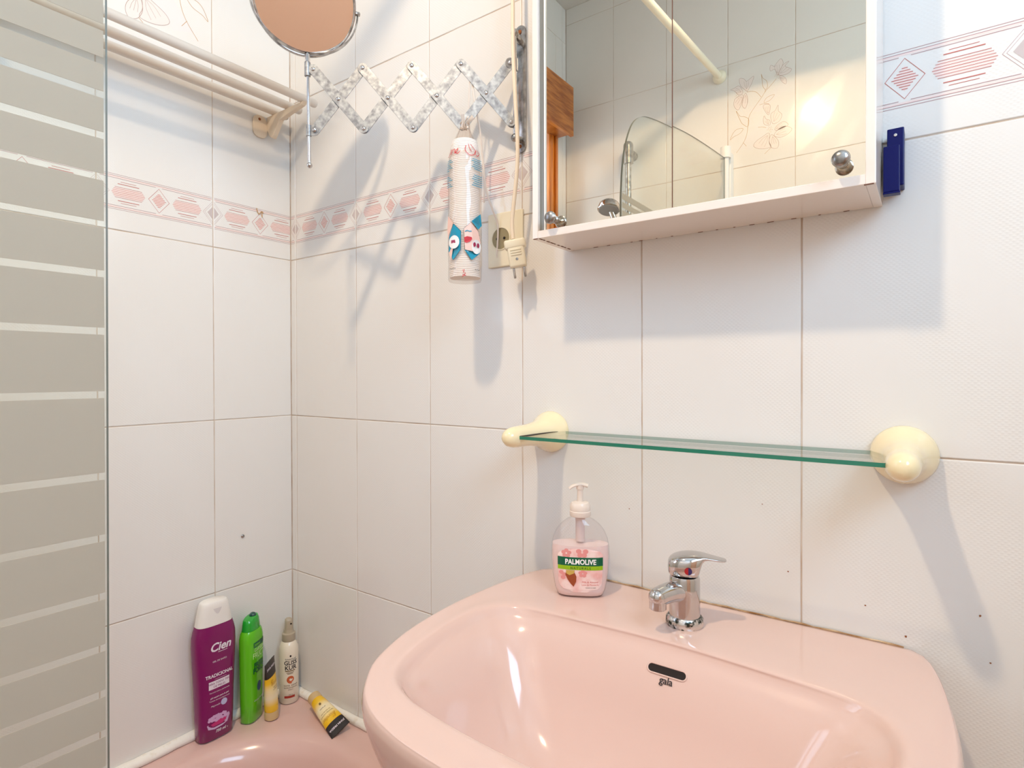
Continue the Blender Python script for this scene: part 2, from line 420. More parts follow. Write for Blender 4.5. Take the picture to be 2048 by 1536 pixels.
    done(bm, M['p_line'])
    bm = bmesh.new()
    for p in greens: line(bm, p, True)
    for p in stems: line(bm, p, False)
    for cx, cy in ((700, 1110), (258, 652), (800, 378)):
        for k in range(12):
            a = k * 2.4; r = 6 + k * 3; line(bm, [(cx + r * math.cos(a), cy + r * math.sin(a)), (cx + (r + 7) * math.cos(a), cy + (r + 7) * math.sin(a))], False, 0.0016)
    done(bm, M['p_gold'])
    return out
_tc = {}
def get_tile(x0, x1, z0, z1):
    k = (round(x0, 4), round(x1, 4), round(z0, 4), round(z1, 4))
    if k not in _tc: _tc[k] = tile_mesh(x0, x1, z0, z1)
    return _tc[k]
_bc = {}
FLOWER = flower_meshes()
def lay_tiles(wall, origin, ang, spans, zbase, rows, hole=None, flowers=(), hole2=None):
    """spans: (position along wall of the pattern's left edge, x0, x1) ; hole: (a0,a1,z0,z1) left untiled"""
    ca, sa = math.cos(ang), math.sin(ang)
    for si, (p, x0, x1) in enumerate(spans):
        for r in rows:
            zb = zbase + r * TH; z0 = max(0, FLOOR - zb); z1 = min(TH, CEIL - zb)
            if z1 - z0 < 0.02: continue
            pieces = [(x0, x1, z0, z1)]
            for hole_ in (hole, hole2):
                if not hole_: continue
                new = []
                for (a, b, c, d) in pieces:
                    A, B, Cc, Dd = p + a, p + b, zb + c, zb + d
                    h0, h1, h2, h3 = hole_
                    if B <= h0 or A >= h1 or Dd <= h2 or Cc >= h3: new.append((a, b, c, d)); continue
                    if A < h0: new.append((a, h0 - p, c, d))
                    if B > h1: new.append((h1 - p, b, c, d))
                    aa, bb = max(a, h0 - p), min(b, h1 - p)
                    if Cc < h2: new.append((aa, bb, c, h2 - zb))
                    if Dd > h3: new.append((aa, bb, h3 - zb, d))
                pieces = [q for q in new if q[1] - q[0] > 0.012 and q[3] - q[2] > 0.012]
            for (a, b, c, d) in pieces:
                o = link('tile', get_tile(a, b, c, d), None, wall)
                jx = random.uniform(-0.0006, 0.0006)
                o.location = (origin[0] + p * ca, origin[1] + p * sa, zb); o.rotation_euler = (random.uniform(-.0012, .0012), 0, ang + jx)
                if r == 1 and c == 0 and d > 0.13:
                    k = (round(a, 4), round(b, 4))
                    if k not in _bc: _bc[k] = border_meshes(a, b)
                    for me in _bc[k]: link('border_print', me, None, o)['kind'] = 'stuff'
                if (si, r) in flowers and (a, b) == (0.0, TW):
                    for me in FLOWER: link('flower_print', me, None, o)['kind'] = 'stuff'

# --- back wall (behind the basin), plane y=0, facing -y
wb = struct('wall_back', box((-0.1, 0.0013, FLOOR - 0.05), (XR + 0.1, 0.10, CEIL + 0.05)), M['grout'])
sp_ = [(G0 - TW, TW - G0, TW)] + [(G0 + k * TW, 0.0, TW) for k in range(8)] + [(G0 + 8 * TW, 0.0, XR - G0 - 8 * TW)]
lay_tiles(wb, (0, 0), 0.0, sp_, 0.0, range(-3, 5))
# --- left wall (along the tub), plane x=0, facing +x ; local x -> +y ; p is the y coordinate
WY0, WY1, WZ0, WZ1 = -1.59, -0.78, 0.22, 1.30
bm = bmesh.new()
for a, b in (((-0.12, YF - 0.1, FLOOR - 0.05), (-0.0013, WY0, CEIL + .05)), ((-0.12, WY1, FLOOR - 0.05), (-0.0013, 0.1, CEIL + .05)), ((-0.12, WY0, FLOOR - .05), (-0.0013, WY1, WZ0)), ((-0.12, WY0, WZ1), (-0.0013, WY1, CEIL + .05))):
    box_bm(bm, a, b)
wl = struct('wall_left', fin(bm), M['grout'])
spl = [(-S0 - k * TW, 0.0, (S0 if k == 0 else TW)) for k in range(7)]
spl.append((-S0 - 7 * TW, TW - (-S0 - 6 * TW - YF), TW))
lay_tiles(wl, (0, 0), PI / 2, spl, 0.0, range(-3, 5), hole=(WY0, WY1, WZ0, WZ1), flowers={(1, 2), (5, 2)})
# --- front wall (seen in the mirrors), plane y=YF, facing +y ; local x -> -x ; positions from XR side
wf = struct('wall_front', box((-0.1, YF - 0.10, FLOOR - 0.05), (XR + 0.1, YF - 0.0013, CEIL + 0.05)), M['grout'])
spf = [(-(k + 1) * TW, 0.0, TW) for k in range(8)] + [(-9 * TW, 9 * TW - XR, TW)]
lay_tiles(wf, (0, YF), PI, spf, 0.0844, range(-3, 5), flowers={(3, 2)})
# --- right wall, plane x=XR, facing -x with the glazed door
wr = struct('wall_right', box((XR + 0.0013, YF - 0.1, FLOOR - 0.05), (XR + 0.1, 0.1, CEIL + 0.05)), M['grout'])
DY0, DY1, DZ1 = 0.70, 1.50, 0.52
spr = [(k * TW, 0.0, TW) for k in range(7)]
lay_tiles(wr, (XR, 0), -PI / 2, spr, 0.0, range(-3, 5), hole=(DY0, DY1, FLOOR - .1, DZ1), hole2=(0.45, 1.40, 0.62, 1.50))
struct('floor', box((-0.1, YF - 0.1, FLOOR - 0.08), (XR + 0.1, 0.1, FLOOR)), M['floor'])
struct('ceiling', box((-0.1, YF - 0.1, CEIL), (XR + 0.1, 0.1, CEIL + 0.08)), M['plaster'])

# --- window over the tub
w1 = D.objects.new('window_1', None); COL.objects.link(w1); w1['kind'] = 'structure'; w1.location = (0, WY0, WZ0)
def wq(name, a, b, m, bev=0.003): return wpart(name, box(a, b, bev), m, w1)
for y0, y1 in ((WY0, WY0 + 0.075), (WY1 - 0.075, WY1)):
    wq('window_jamb', (-0.06, y0, WZ0), (0.012, y1, WZ1), M['wood2'])
    wq('window_molding', (0.012, y0 + 0.022, WZ0 + .02), (0.020, y0 + 0.034, WZ1), M['wood2'])
wq('window_sill', (-0.06, WY0 + .075, WZ0), (0.014, WY1 - .075, WZ0 + 0.07), M['wood2'])
wq('window_head', (-0.06, WY0 + .075, WZ1 - .06), (0.012, WY1 - .075, WZ1), M['wood2'])
wq('window_mullion', (-0.05, (WY0 + WY1) / 2 - .03, WZ0 + .07), (0.010, (WY0 + WY1) / 2 + .03, WZ1 - .06), M['wood2'])
for a, b in ((WY0 + .075, (WY0 + WY1) / 2 - .03), ((WY0 + WY1) / 2 + .03, WY1 - .075)):
    wq('window_pane', (-0.032, a, WZ0 + .07), (-0.026, b, WZ1 - .06), M['pane'], 0)
w2 = D.objects.new('added_window', None); COL.objects.link(w2); w2['kind'] = 'structure'; w2.location = (XR, -1.40, 0.62)  # unseen window, added so its glowing pane throws cool light on the left wall
for a, b in (((XR - .02, -1.40, .62), (XR + .001, -1.35, 1.50)), ((XR - .02, -.50, .62), (XR + .001, -.45, 1.50)), ((XR - .02, -1.35, .62), (XR + .001, -.50, .67)), ((XR - .02, -1.35, 1.45), (XR + .001, -.50, 1.50))):
    wpart('added_window_frame', box(a, b, .003), M['wood2'], w2)
wpart('window_pane', box((XR - .008, -1.35, .67), (XR - .002, -.50, 1.45)), M['added_pane'], w2)
# --- peach painted door, seen in the round mirror
d1 = D.objects.new('door_1', None); COL.objects.link(d1); d1['kind'] = 'structure'; d1.location = (XR, -DY1, FLOOR)
def dq(name, a, b, m, bev=0.003): return wpart(name, box(a, b, bev), m, d1)
dq('door_frame', (XR - .012, -DY0 - .05, FLOOR), (XR + .001, -DY0, DZ1), M['peach2']); dq('door_frame', (XR - .012, -DY1, FLOOR), (XR + .001, -DY1 + .05, DZ1), M['peach2'])
dq('door_frame', (XR - .012, -DY1 + .05, DZ1 - .05), (XR + .001, -DY0 - .05, DZ1), M['peach2'])
dq('door_leaf', (XR - .006, -DY1 + .05, FLOOR), (XR + .001, -DY0 - .05, DZ1 - .05), M['peach'])
wpart('door_handle', tube([(XR - .01, -DY0 - .085, -.18), (XR - .05, -DY0 - .085, -.18), (XR - .055, -DY0 - .18, -.18)], 0.008), M['chrome'], d1, 40)

# ------------------------------------------------------------------ loft for basin and tub
def by_angle(poly, c, n):
    """resample a closed 2-D outline at n equal angles about c"""
    out = []
    for i in range(n):
        a = 2 * PI * i / n + 0.0001; d = Vector((math.cos(a), math.sin(a))); best = None
        for k in range(len(poly)):
            p = Vector(poly[k]) - Vector(c); q = Vector(poly[(k + 1) % len(poly)]) - Vector(c); e = q - p
            den = d.x * e.y - d.y * e.x
            if abs(den) < 1e-12: continue
            t = (p.x * e.y - p.y * e.x) / den; s = (p.x * d.y - p.y * d.x) / den
            if t > 0 and -1e-9 <= s <= 1 + 1e-9: best = t if best is None else max(best, t)
        out.append(Vector(c) + d * best)
    return out
def ring_loft(rings, close_in=True):
    bm = bmesh.new(); R = [[bm.verts.new(p) for p in r] for r in rings]; n = len(R[0])
    for k in range(len(R) - 1):
        for i in range(n): j = (i + 1) % n; bm.faces.new((R[k][i], R[k][j], R[k + 1][j], R[k + 1][i]))
    if close_in: bm.faces.new(R[-1])
    return bm
def sym(pts):
    return [Vector((x, y)) for x, y in pts] + [Vector((-x, y)) for x, y in reversed(pts[1:-1])]
BX = 1.081
outer = catmull(sym([(0, -0.003), (0.12, -0.003), (0.262, -0.003), (0.283, -0.014), (0.297, -0.055), (0.308, -0.12), (0.3145, -0.20), (0.313, -0.27), (0.302, -0.35), (0.277, -0.425), (0.248, -0.466), (0.220, -0.493), (0.182, -0.513), (0.132, -0.526), (0.07, -0.532), (0, -0.534)]), 5, True)
inner = catmull(sym([(0, -0.160), (0.08, -0.163), (0.16, -0.170), (0.215, -0.179), (0.245, -0.196), (0.262, -0.225), (0.267, -0.265), (0.262, -0.33), (0.247, -0.395), (0.222, -0.437), (0.183, -0.459), (0.143, -0.468), (0.07, -0.475), (0, -0.477)]), 5, True)
BC = (0, -0.30); NB = 144
O = by_angle(outer, BC, NB); I = by_angle(inner, BC, NB); c0 = Vector(BC)
def rg(P, s, z, dy=0.0, mixP=None, t=0.0):
    out = []
    for i in range(NB):
        p = c0 + (P[i] - c0) * s
        if mixP: p = p.lerp(mixP[i], t)
        out.append((BX + p.x, min(p.y + dy, -0.002), z))
    return out
rings = [rg(O, 0.34, -0.50, 0.06), rg(O, 0.50, -0.47, 0.05), rg(O, 0.80, -0.40, 0.02), rg(O, 0.935, -0.335, 0.008), rg(O, 0.985, -0.285), rg(O, 1.0, -0.265), rg(O, 0.998, -0.256), rg(O, 0.99, -0.2508), rg(O, 0.975, -0.2490),
         rg(O, 1, -0.2500, mixP=I, t=0.5), rg(O, 1, -0.2500, mixP=I, t=0.78), rg(I, 1.012, -0.2515), rg(I, 0.99, -0.2565), rg(I, 0.965, -0.2640, -0.001), rg(I, 0.90, -0.2790, -0.006), rg(I, 0.815, -0.3080, -0.012), rg(I, 0.72, -0.3470, -0.020), rg(I, 0.58, -0.3850, -0.030), rg(I, 0.40, -0.4080, -0.04), rg(I, 0.22, -0.4160, -0.04), rg(I, 0.08, -0.4180, -0.04)]
def refine(rings, n=4):
    out = []
    cols = [catmull([Vector(r[i]) for r in rings], n) for i in range(len(rings[0]))]
    return [[(c[k].x, min(c[k].y, -0.002), c[k].z) for c in cols] for k in range(len(cols[0]))]
rings = refine(rings)
bm = ring_loft(rings); bm.normal_update(); BASIN_BVH = BVHTree.FromBMesh(bm)
me = fin(bm, 'basin')
wash = thing('washbasin', 'pink ceramic washbasin with a chrome mixer tap, fixed to the tiled wall', 'washbasin', (BX, -0.25, FLOOR))
bo = wpart('basin_bowl', me, M['pink'], wash, 180)
wpart('pedestal', lathe([(0.11, FLOOR), (0.105, FLOOR + 0.04), (0.085, FLOOR + 0.12), (0.08, -0.75), (0.09, -0.55), (0.11, -0.485)], 40, Matrix.Translation((BX, -0.22, 0))), M['pink'], wash, 60)
def basin_at(x, z):
    h = BASIN_BVH.ray_cast(Vector((x, -0.30, z)), Vector((0, 1, 0))); return h
# overflow slot: dark rounded slot with a lip, lying on the back slope of the bowl
def slope_fn(xc, zc, lift):
    h = basin_at(xc, zc); n = h[1].copy(); n = -n if n.y > 0 else n
    ex = Vector((1, 0, 0)); ex = (ex - n * ex.dot(n)).normalized(); ez = n.cross(ex); ez = -ez if ez.z < 0 else ez
    return lambda u, v: h[0] + ex * u + ez * v + n * lift
def stadium(a, r, n=8):
    return [(a + r * math.cos(t), r * math.sin(t)) for t in [-PI / 2 + PI * i / n for i in range(n + 1)]] + [(-a + r * math.cos(t), r * math.sin(t)) for t in [PI / 2 + PI * i / n for i in range(n + 1)]]
OVX, OVZ = 1.093, -0.2815
bm = bmesh.new(); fill(bm, stadium(0.0205, 0.0052), slope_fn(OVX, OVZ, 0.0009)); wpart('overflow_slot', fin_keep(bm), M['dark'], wash)
bm = bmesh.new(); f0 = slope_fn(OVX, OVZ, 0.0006); tube_bm(bm, [f0(*p) for p in stadium(0.0205, 0.0058)] + [f0(*stadium(0.0205, 0.0058)[0])], 0.0011, 8, cap=False)
wpart('overflow_rim', fin(bm), M['pink'], wash, 60)
wpart('lettering', text_mesh('gala', 0.0125, slope_fn(1.0945, -0.2945, 0.0012), 0, 0, bold=0.0001, spacing=0.95), M['black'], wash)
wpart('drain', lathe([(0.0, 0.003), (0.018, 0.003), (0.022, 0.0005), (0.022, -0.01)], 32, Matrix.Translation((BX, -0.34, -0.4190)), False), M['oldchrome'], wash, 50)
bm = bmesh.new(); tube_bm(bm, [(BX - 0.262 + 0.524 * k / 40, -0.0028, -0.2485 + 0.0006 * math.sin(k * 1.7)) for k in range(41)], [0.0014 + 0.0004 * math.sin(k * 2.3) for k in range(41)], 8)
wpart('sealant', fin(bm), M['grime'], wash, 60)

# ------------------------------------------------------------------ bathtub
TZ = -0.728
def rrect(x0, x1, y0, y1, r, n=8):
    pts = []
    for cx, cy, a0 in ((x1 - r, y1 - r, 0), (x0 + r, y1 - r, PI / 2), (x0 + r, y0 + r, PI), (x1 - r, y0 + r, 1.5 * PI)):
        for k in range(n + 1): a = a0 + PI / 2 * k / n; pts.append((cx + r * math.cos(a), cy + r * math.sin(a)))
    return pts
TX1 = 0.735; tc_ = (0.37, -0.84); NT = 176
def tr(x0, x1, y0, y1, r, z, s=1.0):
    return [(tc_[0] + (p.x - tc_[0]) * s, tc_[1] + (p.y - tc_[1]) * s, z) for p in by_angle(rrect(x0, x1, y0, y1, r), tc_, NT)]
E0 = 0.0012
rings = [tr(E0, TX1, YF + E0, -E0, 0.008, FLOOR + .002), tr(E0, TX1, YF + E0, -E0, 0.008, TZ - 0.012), tr(E0, TX1 - .002, YF + E0, -E0, 0.01, TZ - .003), tr(E0, TX1 - .01, YF + E0, -E0, 0.012, TZ),
         tr(0.05, 0.690, -1.61, -0.068, 0.20, TZ - 0.0005), tr(0.068, 0.672, -1.592, -0.084, 0.205, TZ - 0.003), tr(0.082, 0.658, -1.578, -0.097, 0.21, TZ - 0.012),
         tr(0.094, 0.646, -1.56, -0.112, 0.21, TZ - 0.04), tr(0.105, 0.635, -1.52, -0.150, 0.20, TZ - 0.15), tr(0.125, 0.615, -1.46, -0.21, 0.19, TZ - 0.28), tr(0.16, 0.58, -1.40, -0.28, 0.16, TZ - 0.35), tr(0.22, 0.52, -1.3, -0.4, 0.12, TZ - 0.365)]
tub = thing('bathtub', 'pink enamelled bathtub along the left wall with bottles on its rim', 'bathtub', (0.37, -0.84, FLOOR))
to = wpart('tub_shell', fin(ring_loft(rings)), M['tubpink'], tub, 50)
for path in ([(0.0062, -0.006 - k * 0.02, TZ + 0.008) for k in range(84)], [(0.006 + k * 0.02, -0.0062, TZ + 0.008) for k in range(37)]):
    bm = bmesh.new(); tube_bm(bm, [(p[0] + random.uniform(-.0008, .0008), p[1] + random.uniform(-.0008, .0008), p[2] + random.uniform(-.0007, .0007) - .001) for p in path], [0.0115 + random.uniform(-.0006, .0006) for _ in path], 10)
    # keep the bead off the tiles: flatten whatever passes the wall planes
    for v in bm.verts:
        v.co.x = max(v.co.x, 0.0004); v.co.y = min(v.co.y, -0.0004); v.co.z = max(v.co.z, TZ - 0.0005)
    wpart('sealant', fin(bm), M['silicone'], tub, 60)

# ------------------------------------------------------------------ basin mixer tap
FX, FY, FZ = 1.087, -0.096, -0.2498
tap = thing('mixer_tap', 'small chrome mixer tap with lever and red dot standing on the pink washbasin', 'tap', (FX, FY, FZ))
link('base_ring', lathe([(0.0255, 0), (0.0262, 0.003), (0.0258, 0.010), (0.0228, 0.0135)], 48), M['corroded'], tap, sm=40)
link('tap_body', lathe([(0.0215, 0.0125), (0.0212, 0.04), (0.0210, 0.0665), (0.0196, 0.0700)], 48), M['chrome'], tap, sm=40)
# spout: from body towards the bowl (-y, slightly left), flattened tube that drops at the end
sd = Vector((-0.36, -0.933, 0)).normalized()
path = catmull([Vector((0, 0, 0.0495)) + sd * a + Vector((0, 0, b)) for a, b in ((0.006, -0.002), (0.025, 0.0015), (0.042, 0.0015), (0.055, 0.0))], 5)
bm = bmesh.new(); tube_bm(bm, path, [0.0150 - 0.0022 * k / len(path) for k in range(len(path))], 20)
bmesh.ops.create_uvsphere(bm, u_segments=20, v_segments=12, radius=0.0128, matrix=Matrix.Translation(path[-1]))
link('spout', fin(bm), M['chrome'], tap, sm=50)
e = path[-1]
link('aerator', lathe([(0.0104, -0.0165), (0.0116, -0.0155), (0.0116, -0.003), (0.0108, 0.002)], 32, Matrix.Translation(e)), M['chrome'], tap, sm=40)
# lever: rounded block on the cartridge with a curved plate sweeping to the right and back
hd = Vector((0.93, 0.36, 0)).normalized(); hp = Vector((-hd.y, hd.x, 0))
bm = bmesh.new(); secs = []
for t, hw, zt, zb in ((a, b, c - 0.0185, d - 0.0185) for a, b, c, d in ((-0.0235, 0.008, 0.108, 0.093), (-0.020, 0.0165, 0.114, 0.0885), (-0.012, 0.0215, 0.1185, 0.0870), (0.0, 0.0235, 0.1215, 0.0865), (0.012, 0.0225, 0.1225, 0.0870), (0.0195, 0.0190, 0.1220, 0.0885), (0.0225, 0.0160, 0.1212, 0.1120), (0.030, 0.0135, 0.1195, 0.1140), (0.042, 0.0115, 0.1170, 0.1125), (0.052, 0.0095, 0.1155, 0.1115), (0.0565, 0.0055, 0.1150, 0.1125))):
    ring = []
    for k in range(20):
        a = 2 * PI * k / 20; ca, sa = math.cos(a), math.sin(a); ex = 0.55
        lx = math.copysign(abs(ca) ** ex, ca) * hw; lz = (zt + zb) / 2 + math.copysign(abs(sa) ** (0.8), sa) * (zt - zb) / 2
        ring.append(bm.verts.new(hd * t + hp * lx + Vector((0, 0, lz))))
    secs.append(ring)
for k in range(len(secs) - 1):
    for i in range(20): bm.faces.new((secs[k][i], secs[k][(i + 1) % 20], secs[k + 1][(i + 1) % 20], secs[k + 1][i]))
bm.faces.new(secs[0]); bm.faces.new(secs[-1])
lev = link('lever', fin(bm), M['chrome'], tap, sm=60); s = lev.modifiers.new('s', 'SUBSURF'); s.levels = 1; s.render_levels = 1
M['reddot'] = mat('red_dot', srgb(170, 20, 30), 0.2, coat=0.6); M['bluedot'] = mat('blue_dot', srgb(40, 30, 90), 0.2, coat=0.6)
dd = -hp; dm = axis_m(hd * 0.004 - hp * 0.0226 + Vector((0, 0, 0.0825)), dd)
bm = bmesh.new(); fill(bm, [(0.0052 * math.cos(2 * PI * k / 20), 0.0052 * math.sin(2 * PI * k / 20)) for k in range(20)], lambda u, v: dm @ Vector((u, v, 0.0006)))
link('temperature_mark', fin_keep(bm), M['reddot'], tap)
bm = bmesh.new(); fill(bm, [(0.0051 * math.cos(-PI / 2 + PI * k / 12), 0.0051 * math.sin(-PI / 2 + PI * k / 12)) for k in range(13)], lambda u, v: dm @ Vector((u, v, 0.0009)))
link('temperature_mark', fin_keep(bm), M['bluedot'], tap)

# ------------------------------------------------------------------ glass shelf
sh = thing('glass_shelf', 'clear glass shelf with green edge held by two cream wall mounts', 'shelf', (1.075, -0.004, 0.0))
GZ0, GZ1 = -0.0005, 0.0055
bm = bmesh.new(); box_bm(bm, (0.812, -0.127, GZ0), (1.338, -0.010, GZ1), 0.0004, 1)
me = fin(bm); me.materials.append(M['shelfglass']); me.materials.append(M['greenedge'])
for p in me.polygons:
    if abs(p.normal.z) < 0.5: p.material_index = 1
wpart('glass_pane', me, None, sh)
def mount_mesh(x, z, lean):
    m4 = axis_m((x, -0.0006, z), (lean, -1, 0))
    prof = [(0.0375, 0.0), (0.0378, 0.004), (0.0365, 0.010), (0.0335, 0.018), (0.0290, 0.028), (0.0245, 0.040), (0.0215, 0.055), (0.0195, 0.072), (0.0185, 0.090), (0.0180, 0.110), (0.0170, 0.124), (0.0145, 0.134), (0.0100, 0.1405), (0.0045, 0.1435)]
    return lathe(prof, 48, m4)
wpart('wall_mount', mount_mesh(0.806, 0.002, 0.0), M['cream'], sh, 60)
wpart('wall_mount', mount_mesh(1.3425, 0.002, 0.02), M['cream'], sh, 60)
for x, s in ((0.806, 1),):   # dark slot where the pane enters
    wpart('slot', box((x + s * 0.012, -0.126, GZ1), (x + s * 0.030, -0.016, GZ1 + 0.0003)), M['dark'], sh)

# ------------------------------------------------------------------ mirror cabinet
CX0, CX1, CZ0, CZ1, CYF = 0.844, 1.3185, 0.328, 0.90, -0.120
cab = thing('mirror_cabinet', 'white lacquered wall cabinet with two sliding mirror doors above the washbasin', 'cabinet', ((CX0 + CX1) / 2, -0.06, CZ0))
W = 0.0105
wpart('side_panel', box((CX0, CYF, CZ0), (CX0 + W, -0.0008, CZ1), 0.0008), M['lacquer'], cab)
wpart('side_panel', box((CX1 - W, CYF, CZ0), (CX1, -0.0008, CZ1), 0.0008), M['lacquer'], cab)
wpart('bottom_panel', box((CX0 + W, CYF + .0005, CZ0 + .0005), (CX1 - W, -0.0008, CZ0 + 0.0125), 0.0006), M['lacquer'], cab)
wpart('top_panel', box((CX0 + W, CYF + .0005, CZ1 - W), (CX1 - W, -0.0008, CZ1), 0.0006), M['lacquer'], cab)
wpart('back_panel', box((CX0 + W, -0.012, CZ0 + 0.0125), (CX1 - W, -0.006, CZ1 - W), 0), M['lacquer'], cab)
SX = 1.0766
def door(x0, x1, y, tilt):
    me = box((-(x1 - x0) / 2, 0, 0), ((x1 - x0) / 2, 0.003, CZ1 - W - CZ0 - 0.0125), 0.0)
    o = link('mirror_door', me, M['mirror'], cab, loc=Vector(((x0 + x1) / 2, y, CZ0 + 0.0125)) - cab.location, rot=(tilt[0], 0, tilt[1])); return o
dl = door(CX0 + W, SX + 0.006, -0.1120, (0.0, 0.0)); dr = door(SX, CX1 - W, -0.1165, (0.0, -0.003))
wpart('edge_strip', box((CX0 + W, -0.1136, CZ0 + .0125), (CX0 + W + 0.0085, -0.1121, CZ1 - W), 0.0003), M['alu'], cab)
wpart('edge_strip', box((CX0 + W + 0.0086, -0.1146, CZ0 + .0125), (CX0 + W + 0.0108, -0.1121, CZ1 - W), 0.0003), M['white'], cab)
wpart('seam_edge', box((SX - 0.0006, -0.1172, CZ0 + .013), (SX + 0.0002, -0.1132, CZ1 - W), 0), M['dirt'], cab)
def knob(par, x, y, z):
    k = link('knob', lathe([(0.0060, 0.0), (0.0060, 0.003), (0.0040, 0.0045), (0.0038, 0.0085), (0.0060, 0.0105)], 24, axis_m((0, 0, 0), (0, -1, 0))), M['chrome'], par, loc=Vector((x, y, z)) - Vector(cab.location) - Vector(par.location), sm=40)
    return k
def knob_tree(par, x, y, z):
    bm = bmesh.new()
    lathe_bm(bm, [(0.0062, 0.0), (0.0062, 0.003), (0.0042, 0.0045), (0.0040, 0.0085), (0.0075, 0.0110), (0.0098, 0.0150), (0.0100, 0.0180), (0.0085, 0.0210), (0.0050, 0.0228), (0.0005, 0.0232)], 32, axis_m((0, 0, 0), (0, -1, 0)))
    return link('knob', fin(bm), M['oldchrome'], par, loc=Vector((x, y, z)) - Vector(cab.location) - Vector(par.location), sm=50)
knob_tree(dl, 0.8835, -0.1121, 0.3555); knob_tree(dr, 1.2845, -0.1170, 0.3590)
bm = bmesh.new()
for x, y, w in ((0.8465, -.119, .008), (1.3085, -.119, .010)): box_bm(bm, (x - w / 2 + .003, y - .0012, CZ0 - .0004), (x + w / 2 + .003, y + .0015, CZ0 + .0006))
for k in range(9): box_bm(bm, (CX0 + .0105, -.116 + k * .0115, CZ0 - .0002), (CX0 + .0125, -.110 + k * .0115 + random.uniform(-.003, .003), CZ0 + .0006))
for k in range(14):
    x = 0.90 + k * 0.028 + random.uniform(-.01, .01); l = random.uniform(.002, .010); box_bm(bm, (x, -.0045, CZ0 - .0002), (x + l, -.0035, CZ0 + .0006))
wpart('chipped_edge', fin(bm), M['dirt'], cab)['kind'] = 'stuff'

# ------------------------------------------------------------------ scissor mirror
SCI = thing('extending_mirror', 'galvanised scissor-arm shaving mirror with a round tilting mirror, on the tiled wall', 'mirror', (0.740, 0.0, 0.64))
E1 = -right
P0 = Vector((0.7385, -0.0335, 0)); STEP = 0.0912
topz = [0.6850, 0.6830, 0.6800, 0.6760, 0.6737]; botz = [0.5754, 0.5690, 0.5655, 0.5637, 0.5613]
TP = [P0 + E1 * STEP * i + Vector((0, 0, topz[i])) for i in range(5)]
BP = [P0 + E1 * (STEP * i - 0.002) + Vector((0, 0, botz[i])) for i in range(5)]
def arm(a, b, off):
    d = (b - a); L = d.length; ex = d.normalized(); ny = -fwd; ez = ex.cross(ny)
    w = 0.0092; pts = []
    for k in range(9): t = PI / 2 + PI * k / 8; pts.append((w * math.cos(t) * 0.9, w * math.sin(t)))
    for k in range(9): t = -PI / 2 + PI * k / 8; pts.append((L + w * math.cos(t) * 0.9, w * math.sin(t)))
    m4 = Matrix((( ex.x, ez.x, ny.x, 0), (ex.y, ez.y, ny.y, 0), (ex.z, ez.z, ny.z, 0), (0, 0, 0, 1)))
    m4 = Matrix.Translation(a + ny * off) @ m4
    return prism(pts, 0.0016, m4, 0.0003)
def rivet(p, r=0.0042, off=0.0036):
    return lathe([(r, -0.007), (r, 0.0), (r * 0.85, 0.0012), (r * 0.5, 0.0020), (0.0003, 0.0023)], 16, axis_m(p - fwd * off, -fwd))
for i in range(4):
    wpart('scissor_bar', arm(TP[i + 1], BP[i], 0.0020), M['galv'], SCI)
    wpart('scissor_bar', arm(BP[i + 1], TP[i], -0.0004), M['galv'], SCI)
    wpart('rivet', rivet((TP[i + 1] + BP[i]) / 2), M['chrome'], SCI, 40)
for i in range(5):
    wpart('rivet', rivet(TP[i]), M['chrome'], SCI, 40); wpart('rivet', rivet(BP[i]), M['chrome'], SCI, 40)
# wall plate, pivot tube and brackets
pl = [(0.0125 * math.cos(t), 0.108 + 0.0125 * math.sin(t)) for t in [PI * k / 10 for k in range(11)]] + [(0.0125 * math.cos(t), -0.108 + 0.0125 * math.sin(t)) for t in [PI + PI * k / 10 for k in range(11)]]
wpart('wall_plate', prism(pl, 0.0035, Matrix.Translation((0.7405, -0.0006, 0.648)) @ Matrix.Rotation(PI / 2, 4, 'X'), 0.0008), M['oldchrome'], SCI, 30)
for z in (0.648 + 0.108, 0.648 - 0.108):
    wpart('plate_screw', lathe([(0.004, 0), (0.0035, 0.0012), (0.0003, 0.0018)], 16, axis_m((0.7405, -0.0042, z), (0, -1, 0))), M['rust'], SCI, 40)
PT = Vector((0.7445, -0.027, 0))
wpart('pivot_tube', tube([PT + Vector((0, 0, z)) for z in (0.553, 0.735)], 0.0036, 16), M['chrome'], SCI, 40)
wpart('pivot_collar', tube([PT + Vector((0, 0, z)) for z in (0.672, 0.694)], 0.0058, 16), M['chrome'], SCI, 40)
for z in (0.742, 0.548):
    bm = bmesh.new(); bmesh.ops.create_uvsphere(bm, u_segments=20, v_segments=12, radius=0.0075, matrix=Matrix.Translation(PT + Vector((0, 0, z))))
    tube_bm(bm, [PT + Vector((0, 0.0, z)), Vector((0.7405, -0.003, z - (0.004 if z > .6 else -.004)))], 0.0062, 16)
    wpart('pivot_end', fin(bm), M['oldchrome'], SCI, 60)
def lug(p, q, zc, hh=0.010):
    """flat lug joining a rivet at p with a vertical rod through q"""
    a = Vector((q.x, q.y, zc)); b = Vector((p.x, p.y, zc)); ex = (b - a).normalized()
    bm = bmesh.new(); m4 = Matrix(((ex.x, 0, -fwd.x, a.x), (ex.y, 0, -fwd.y, a.y), (0, 1, 0, zc), (0, 0, 0, 1)))
    L = (b - a).length; pts = [(-0.001, -hh), (L, -hh)] + [(L + hh * 0.9 * math.cos(t), hh * math.sin(t)) for t in [-PI / 2 + PI * k / 8 for k in range(1, 8)]] + [(L, hh), (-0.001, hh)]
    return prism(pts, 0.0016, m4, 0.0002)
